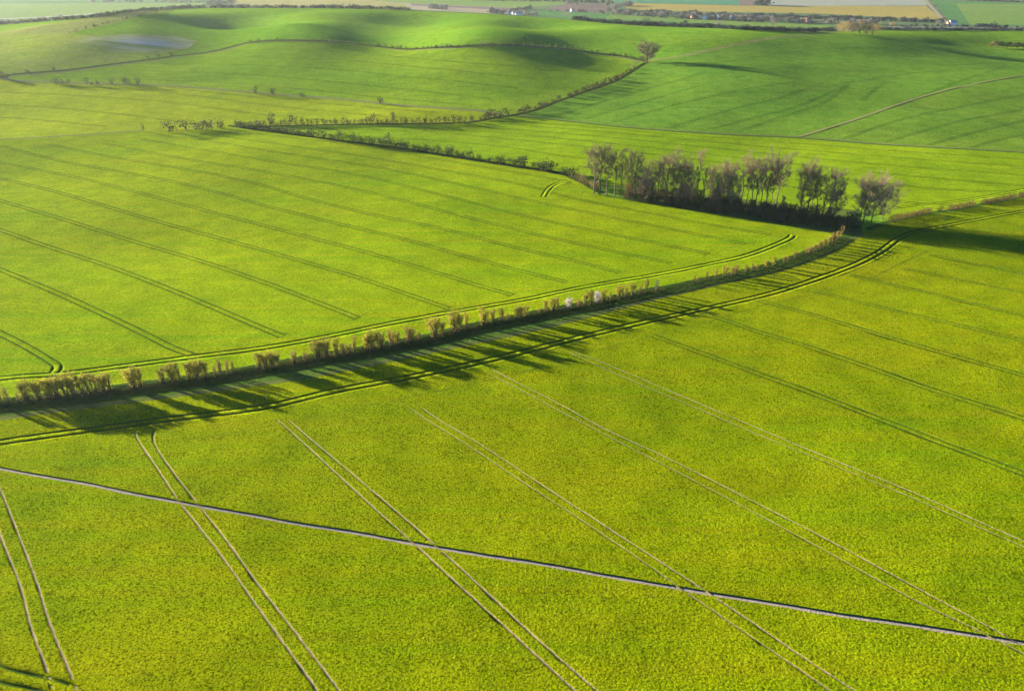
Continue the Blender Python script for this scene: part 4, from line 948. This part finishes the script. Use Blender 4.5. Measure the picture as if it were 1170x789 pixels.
hedge_row(BR, 1004, 1180, 3.0, 3.6, 'fb', 'ivy', 'brow_hedge_bush', 'dark bush in the far hedge right of the hilltop clump', 'bush', 'bushes in the far hedge right of the hilltop clump', 38, hv=.25, wf=1.3, dy=.3, **FB)
# single bushes and trees
MB_u = dict(h=3.2, w=1.35, n=320, lw=.15)
SING = [(64.5,96,9,1.2,'round bush, leftmost along the pale lane'), (72,96,6,.7,'narrow bush just right of the leftmost lane bush'), (79,96,6,.9,'small pale bush in the left part of the pale lane'),
 (99,96.5,8,.7,'narrow upright bush in the middle of the pale lane row'), (105,97,4,.8,'lowest bush of the pale lane row'), (111.5,97,6,.7,'thin bush right of the lowest lane bush'), (128.5,96.5,8,1.0,'round topped dark bush along the pale lane'),
 (142,96.5,8,.7,'left one of two slim bushes touching on the pale lane'), (146,96.5,8.5,.7,'right one of two slim bushes touching on the pale lane'), (158,96.8,8,1.0,'rightmost bush of the left lane group'),
 (292,106.5,8,.8,'solitary upright bush on the lane above the long hedge'), (312.5,108.5,8,.9,'second solitary bush on the lane above the long hedge'), (345,111,6,1.0,'low round bush on the middle of the pale lane'), (435,119,8,1.0,'brown round bush standing alone on the lane'),
 (2,89.5,8,1.0,'grey bush at the left edge where lane and hedge meet'), (9,90.5,6,1.0,'brown bush beside the grey one at the left edge'), (31.5,84,5,1.0,'tiny bush on the thin hedge at the left edge'), (62,80.8,4,1.1,'pair like tiny bush on the thin left hedge'),
 (169.5,68.4,5,.9,'leftmost of three tiny trees on the thin left hedge'), (182,66.6,5,.9,'middle one of three tiny trees on the thin left hedge'), (196,64.4,5,.9,'rightmost of three tiny trees on the thin left hedge'),
 (164,150,9,.5,'thin conical shrub at the end of the field track'), (193,150.5,12,1.15,'big round bush standing alone left of the bush row'), (213,149,12,1.0,'leftmost bush of the short row before the long hedge'),
 (224.5,148.5,11,.9,'second bush of the short row before the long hedge'), (231.5,148,10,.8,'third bush of the short row before the long hedge'), (236,148,10,.7,'fourth bush of the short row before the long hedge'), (242,148,12,.9,'fifth and tallest bush of the short row before the long hedge'),
 (252.5,146.5,10,.8,'last bush of the short row before the long hedge'), (560,133,9,1.3,'light brown round tree near the bend of the climbing hedge'), (578,131,8,1.1,'tan round bush where the climbing hedge bends'), (599,185,8,1.0,'dark bush with pointed top in the copse hedge'),
 (426,139,10,.9,'taller bare shrub rising over the level hedge'), (310,142,13,.8,'tallest shrub in the left of the level hedge'), (334,142,12,.7,'tall thin shrub in the level hedge'), (449,138,11,.5,'thin upright sapling in the level hedge'),
 (443,163,12,.8,'bare shrub rising over the hedge down to the copse'), (600,48.5,6.5,.6,'tallest upright tree on the middle brow hedge'), (392,8,4,1,'taller bush in the far left brow hedge')]
for i, (px, py, hp, wf, lab) in enumerate(SING):
    me = sb_meshes('h2' if i % 3 else 'h1', 'hedge_brown' if i % 3 else 'hedge_leaf', **GD)[i % 4]; w = at1(px, py); sc = vert_m(w, hp) / 3.2
    place_one('field_bush', me, w, i * 1.7, (sc * wf * 1.3, sc * wf * 1.3, sc * 1.05), lab, 'bush')
# white blossoming shrubs on the brow hedge
def blossom_small(px, py, hp, wf, lab):
    A, ns = small_bush(int(px), h=3.2, w=1.5, n=200, lw=.2, low=.05); me = mesh_only(A, 'bush', [M['twigs'], M['far_pale']], [0] * ns + [1] * (len(A.f) - ns)); w = at1(px, py); sc = vert_m(w, hp) / 3.2
    place_one('blossoming_bush', me, w, px, (sc * wf, sc * wf, sc), lab, 'bush')
for a in [(506, 54, 4, 1.6, 'leftmost whitish bush on the middle brow hedge'), (513, 53.6, 4, 1.6, 'second whitish bush on the middle brow hedge'), (534, 52.6, 4, 1.8, 'whitish bush in the centre of the middle brow hedge'), (550, 51.6, 4.5, 1.6, 'left one of two touching whitish bushes on the brow hedge'),
          (556, 51.6, 4.5, 1.5, 'right one of two touching whitish bushes on the brow hedge'), (723, 77.5, 4.5, 1.2, 'small white blossoming bush just below the lone round tree'), (727, 74, 5, 1.0, 'yellowish bush between the white bush and the lone round tree')]: blossom_small(*a)
# lone tree and hilltop clump
w = at1(739, 71.5); sc = vert_m(w, 18) / 13.5
T, Cn = bare_tree(seed=501, h=13, spread=7.6, clear=.16, limbs=26, tw=13, up=.55, tr=.4, w=.06); place_parts('lone_tree', [('trunk', mesh_only(T, 'trunk', [M['bark']])), ('crown', mesh_only(Cn, 'crown', [M['twigs_pale']]))], w, .4, (sc*1.75, sc*1.75, sc), 'lone round bare tree where the hedges meet on the hill', 'tree')
def round_tree(px, py, hp, wpx, mat, seed, kind, lab, cat='tree', group=None, n=1400, lw=.34, tilt=0):
    w = at1(px, py); h = vert_m(w, hp); wd = wpx * ppm(w) / 2; r = np.random.default_rng(seed); A = Acc(); T = Acc()
    T.tube((0, 0, -.3), (0, 0, h * .45), h * .03, h * .015, 6); 
    for i in range(9):
        a = i * 2.4; T.tube((0, 0, h * .15 + i * h * .03), (math.cos(a) * wd * .6, math.sin(a) * wd * .6, h * (.5 + .04 * i)), h * .012, h * .004, 4)
    cl = [(a, rr_, z) for a, rr_, z in zip(r.uniform(0, 6.28, 26), r.uniform(.25, .85, 26), r.uniform(.25, .85, 26))]
    for _ in range(n):
        a, q, z = cl[r.integers(26)]; rad = q * wd * math.sqrt(max(.1, 1 - (2 * z - 1.1) ** 2 * .8)); c = np.array([math.cos(a) * rad, math.sin(a) * rad, z * h]) + r.normal(size=3) * np.array([wd * .16, wd * .16, h * .07]); c[2] = max(.3, c[2])
        A.leaf(c, lw * r.uniform(.5, 1.2), r)
    return place_parts(kind, [('trunk', mesh_only(T, 'trunk', [M['bark']])), ('crown', mesh_only(A, 'crown', [M[mat]]))], w, 0, (1, 1, 1), lab, cat, group)
round_tree(962, 38, 14, 19, 'willow', 601, 'clump_tree', 'golden tree at the left of the hilltop clump', group='trees of the hilltop clump')
round_tree(973, 40, 16, 13, 'twigs', 602, 'clump_tree', 'pale grey tree second from the left in the hilltop clump', group='trees of the hilltop clump')
round_tree(981, 41, 19, 18, 'scrub', 603, 'clump_tree', 'tall purplish brown tree in the middle of the hilltop clump', group='trees of the hilltop clump')
round_tree(989, 41.5, 15, 13, 'scrub', 606, 'clump_tree', 'lower brown tree before the right golden one in the hilltop clump', group='trees of the hilltop clump')
round_tree(996, 41, 17, 18, 'willow', 604, 'clump_tree', 'golden brown tree at the right of the hilltop clump', group='trees of the hilltop clump')
for i, x in enumerate(np.linspace(1133, 1180, 9)):
    round_tree(x, 54.5 + i * .25, 8, 8, 'ivy' if i % 4 else 'scrub', 620 + i, 'thicket_tree', ('brown bush at the left end of the thicket on the right hill' if i == 0 else 'dark bush in the thicket at the right edge of the hill'), 'bush', None if i == 0 else 'dark bushes of the thicket on the right hill', n=500, lw=.4)

# ------------------------------------------------------------------ the vale: village, farms, woods
FT = dict(h=3.2, w=1.9, n=80, lw=.55)
FPALE = dict(h=3.2, w=1.9, n=80, lw=.55)
def vrow(P, step, hp, key, mat, label, group, seed, keep=1.0, wf=1.2, spread=0.0, hv=.35, kind='far_tree'):
    r = np.random.default_rng(seed); me = sb_meshes(key, mat, **FT); P = np.asarray(P, float); xs = np.arange(P[0, 0], P[-1, 0], step); pp = []
    for x in xs:
        if r.uniform() > keep: continue
        x += r.uniform(-.4, .4) * step; pp.append((x, float(np.interp(x, P[:, 0], P[:, 1])) + r.uniform(-spread, spread)))
    for w in at(pp):
        sc = vert_m(w, hp * r.uniform(1 - hv, 1 + hv)) / 3.2; place_one(kind, me[r.integers(4)], w, r.uniform(0, 6), (sc * wf, sc * wf, sc), label, 'tree', group)
vrow([(95, 2.5), (150, 2.6), (270, 3.6)], 4.5, 3.2, 'ft', 'far_wood', 'dark far tree in the row at the top left edge', 'trees in the row at the top left', 701, .8)
vrow([(238, 6.5), (268, 4.5)], 3.5, 5.5, 'ft', 'far_wood', 'taller dark tree where the top left row meets the brow hedge', 'taller trees where the top left row ends', 702)
vrow([(0, 25.5), (60, 21.2), (110, 16.5)], 9, 3.0, 'fp', 'far_pale', 'pale scrubby bush beyond the far left brow hedge', 'pale bushes beyond the far left hedge', 703, .6, 1.6)
vrow([(490, 10), (510, 11)], 3, 5, 'fp', 'far_pale', 'pale grey tree left of the farm', 'pale grey trees left of the farm', 704)
vrow([(563, 15.4), (576, 16.3)], 3, 5, 'ft', 'ivy', 'dark tree at the left of the farm buildings', 'dark trees at the left of the farm', 705)
vrow([(584, 13), (606, 10.5)], 2.6, 4, 'ft', 'ivy', 'dark tree in the short row rising behind the farm', 'dark trees rising behind the farm', 706)
vrow([(600, 17.5), (616, 18.5)], 4, 4.5, 'fp', 'far_pale', 'pale grey tree right of the farm', 'pale trees right of the farm', 707)
vrow([(540, .6), (640, 2.0), (700, 4.2)], 3.6, 3.6, 'ft', 'far_wood', 'dark tree of the long wood at the top middle', 'trees of the long wood at the top middle', 708, .95)
vrow([(640, 4.2), (700, 7)], 5, 3.4, 'fp', 'far_pale', 'pale tree before the long wood at the top middle', 'pale trees before the long wood', 709, .6)
vrow([(690, 15.5), (716, 7), (722, 5)], 2.8, 4.6, 'fp', 'far_pale', 'pale tree in the belt rising left of the orange field', 'pale trees left of the orange field', 710, 1, 1.2, 1.2)
vrow([(630, 13.2), (693, 15)], 9, 2.4, 'ft', 'far_wood', 'small dark bush on the edge of the ploughed strip', 'bushes on the edge of the ploughed strip', 711, .9)
vrow([(706, 14.4), (800, 17.6), (930, 21.5), (1060, 25.5), (1078, 26)], 3.4, 4.2, 'ft', 'far_wood', 'brownish tree in the back belt along the village', 'trees of the back belt along the village', 712, .95, 1.3, .4)
vrow([(700, 16.5), (800, 21), (930, 26.2), (1000, 28)], 4.6, 5.0, 'fp', 'far_pale', 'pale grey tree among the village houses', 'pale trees among the village houses', 713, .8, 1.2, 1.0)
vrow([(720, 18), (800, 22.6), (930, 27.6)], 5.2, 4.0, 'ft', 'far_wood', 'dark tree in the front of the village belt', 'dark trees in the front of the village belt', 714, .8, 1.3, .5)
vrow([(866, 6), (878, 6.4)], 2.6, 8.0, 'ft', 'far_wood', 'tall tree of the clump beyond the orange field', 'trees of the clump beyond the orange field', 715, 1, 1.1, .5)
vrow([(1010, 30.3), (1100, 30.7), (1175, 32.4)], 5, 2.8, 'ft', 'far_wood', 'dark bush of the far hedge along the pale road', 'bushes along the far pale road', 716, .8, 1.3)
vrow([(1062, 1), (1083, 25)], 2.6, 2.6, 'fp', 'far_pale', 'pale bush along the straight lane to the white house', 'bushes along the lane to the white house', 717, .7, 1.0)
vrow([(1106, 1.0), (1172, 3.2)], 3.4, 2.6, 'ft', 'far_wood', 'dark tree of the row at the top right edge', 'trees of the row at the top right', 718, 1, 1.4)
vrow([(1118, 31.2), (1135, 31.4)], 4, 4.5, 'ft', 'far_wood', 'dark rounded tree right of the white house', 'dark rounded trees right of the white house', 719, 1, 1.3)
for (px, py, hp, wp, mat, lab) in [(681, 15.5, 8, 13, 'far_pale', 'large pale rounded tree by the ploughed strip'), (646, 19.5, 6, 9, 'far_pale', 'pale round tree standing on the brow'), (668, 22.5, 5, 5, 'far_wood', 'small brown tree standing on the brow'),
     (739, 27, 9, 15, 'far_wood', 'large brown spreading tree in the brow hedge'), (783, 27.5, 4.5, 6, 'ivy', 'small dark round tree in the brow hedge'), (820, 28.5, 5, 14, 'far_pale', 'wide pale tree on the brow before the village'), (884, 30.2, 9, 14, 'far_pale', 'tall pale tree on the brow before the village'),
     (1019, 30.2, 5, 8, 'willow', 'golden shrub by the far pale road'), (1071, 28, 5, 7, 'far_pale', 'pale tree left of the white house'), (988, 27.5, 5, 9, 'far_pale', 'pale tree behind the hilltop clump')]:
    round_tree(px, py, hp, wp, mat, int(px * 7), 'vale_tree', lab, n=420, lw=.7)
M['wall_white'] = plain_mat('wall_white', (.70, .70, .68), (.82, .81, .79), .4, .8, 0)
M['wall_brick'] = plain_mat('wall_brick', (.28, .15, .11), (.36, .20, .14), 1, .9, 0)
M['roof_slate'] = plain_mat('roof_slate', (.14, .16, .20), (.20, .22, .27), .6, .7, 0)
M['roof_tile'] = plain_mat('roof_tile', (.26, .12, .08), (.34, .17, .11), .6, .8, 0)
M['pane'] = plain_mat('pane', (.03, .035, .04), (.05, .055, .06), 1, .2, 0, .5)
def boxv(A, x0, x1, y0, y1, z0, z1):
    k = len(A.v); A.v += [np.array(p, float) for p in [(x0,y0,z0),(x1,y0,z0),(x1,y1,z0),(x0,y1,z0),(x0,y0,z1),(x1,y0,z1),(x1,y1,z1),(x0,y1,z1)]]
    A.f += [(k,k+3,k+2,k+1),(k+4,k+5,k+6,k+7),(k,k+1,k+5,k+4),(k+1,k+2,k+6,k+5),(k+2,k+3,k+7,k+6),(k+3,k,k+4,k+7)]
def house(px, py, lx, ly, hw, hr, rz, wall, roof, lab, chim=True, kind='house', cat='house', group=None):
    w = at1(px, py); e = bpy.data.objects.new(kind, None); COL.objects.link(e); e.location = w; e.rotation_euler = (0, 0, rz); tag(e, lab, cat, group)
    A = Acc(); boxv(A, -lx/2, lx/2, -ly/2, ly/2, -.6, hw); k = len(A.v)
    A.v += [np.array(p, float) for p in [(-lx/2, -ly/2, hw+.002), (-lx/2, ly/2, hw+.002), (-lx/2, 0, hw + hr), (lx/2, -ly/2, hw+.002), (lx/2, ly/2, hw+.002), (lx/2, 0, hw + hr)]]; A.f += [(k, k+2, k+1), (k+3, k+4, k+5)]
    obj_of(A, 'wall', M[wall], e); B = Acc(); ex, ey, t = lx/2 + .4, ly/2 + .5, .22; k = 0; dz = -.5 * hr / (ly/2)
    B.v = [np.array(p, float) for p in [(-ex,-ey,hw+dz+.05),(ex,-ey,hw+dz+.05),(ex,0,hw+hr+.05),(-ex,0,hw+hr+.05),(-ex,ey,hw+dz+.05),(ex,ey,hw+dz+.05)]]; B.v += [v + np.array([0, 0, t]) for v in B.v]
    B.f = [(6,7,8,9),(9,8,11,10),(0,3,2,1),(3,4,5,2),(0,1,7,6),(4,10,11,5),(0,6,9,3),(3,9,10,4),(1,2,8,7),(2,5,11,8)]
    rf = obj_of(B, 'roof', M[roof], e)
    if chim:
        Cc = Acc(); boxv(Cc, lx*.28, lx*.28 + .9, -.45, .45, hw + hr - .6, hw + hr + 1.3); obj_of(Cc, 'chimney', M['wall_brick'], rf)
    nw = max(2, int(lx / 3.5))
    for s in (-1, 1):
        for i in range(nw):
            x = -lx/2 + lx * (i + .5) / nw
            for z in ([1.0, 3.6] if hw > 4.5 else [1.0]):
                Wn = Acc(); boxv(Wn, x - .6, x + .6, s * ly/2 - .05, s * ly/2 + .05, z, z + 1.3); obj_of(Wn, 'window', M['pane'], e)
for a in [(1088, 29, 16, 9, 6.0, 4.0, .15, 'wall_white', 'roof_slate', 'white house with slate roof at the end of the straight lane'),
  (1083.5, 29, 7, 7, 5.0, 3.0, .15, 'wall_brick', 'roof_slate', 'small brick annexe at the left of the white house'),
  (583, 16.4, 16, 9, 4.0, 3.0, .3, 'wall_white', 'roof_slate', 'leftmost pale farm building'), (588, 16.8, 14, 9, 4.0, 3.0, .5, 'wall_white', 'roof_slate', 'middle pale farm building'), (593, 17.2, 18, 9, 4.0, 3.0, .1, 'wall_white', 'roof_slate', 'rightmost pale farm building'),
  (654, 13.6, 9, 8, 5, 3, .4, 'wall_white', 'roof_tile', 'white cottage on the ploughed strip left of the pale rounded tree'), (663, 13.8, 12, 8, 4, 3, .2, 'wall_brick', 'roof_tile', 'pinkish brick house right of the cottage on the ploughed strip'), (668, 14, 8, 8, 4.5, 3, .9, 'wall_brick', 'roof_tile', 'smaller brick house beside the pinkish brick house'),
  (805, 22.2, 11, 9, 6, 3.6, 1.2, 'wall_white', 'roof_slate', 'leftmost white gabled village house'), (820.5, 22.2, 10, 8, 6, 3.4, .9, 'wall_white', 'roof_slate', 'second white village house from the left'), (835.5, 22.8, 12, 9, 6.5, 4, 1.3, 'wall_white', 'roof_slate', 'brightest white gabled village house in the middle'),
  (850.5, 23.0, 11, 8, 6, 3.6, 1.1, 'wall_white', 'roof_slate', 'white village house right of the brightest one'), (865, 22.6, 12, 8, 5, 3.4, .3, 'wall_brick', 'roof_slate', 'grey roofed village house right of the white ones'), (922, 24.5, 12, 9, 5, 3.6, .6, 'wall_brick', 'roof_tile', 'red roofed house at the right end of the village'),
  (792, 20.6, 12, 8, 5, 3.4, .5, 'wall_brick', 'roof_slate', 'grey roofed house at the left end of the village')]: house(*a)

# ------------------------------------------------------------------ the air
def haze():
    A = Acc(); boxv(A, -15000, 15000, -7000, 22500, -62.5, 95.0); o = link_mesh('haze', A.v, A.f, []); k = N('haze'); v = k.n('ShaderNodeVolumePrincipled')
    v.inputs['Color'].default_value = HAZE_COL; v.inputs['Density'].default_value = HAZE_D; v.inputs['Anisotropy'].default_value = HAZE_G
    k.l(v.outputs[0], k.out.inputs['Volume']); o.data.materials.append(k.m); tag(o, 'thin pale haze filling the air over the fields', 'haze', kind='stuff')
haze()
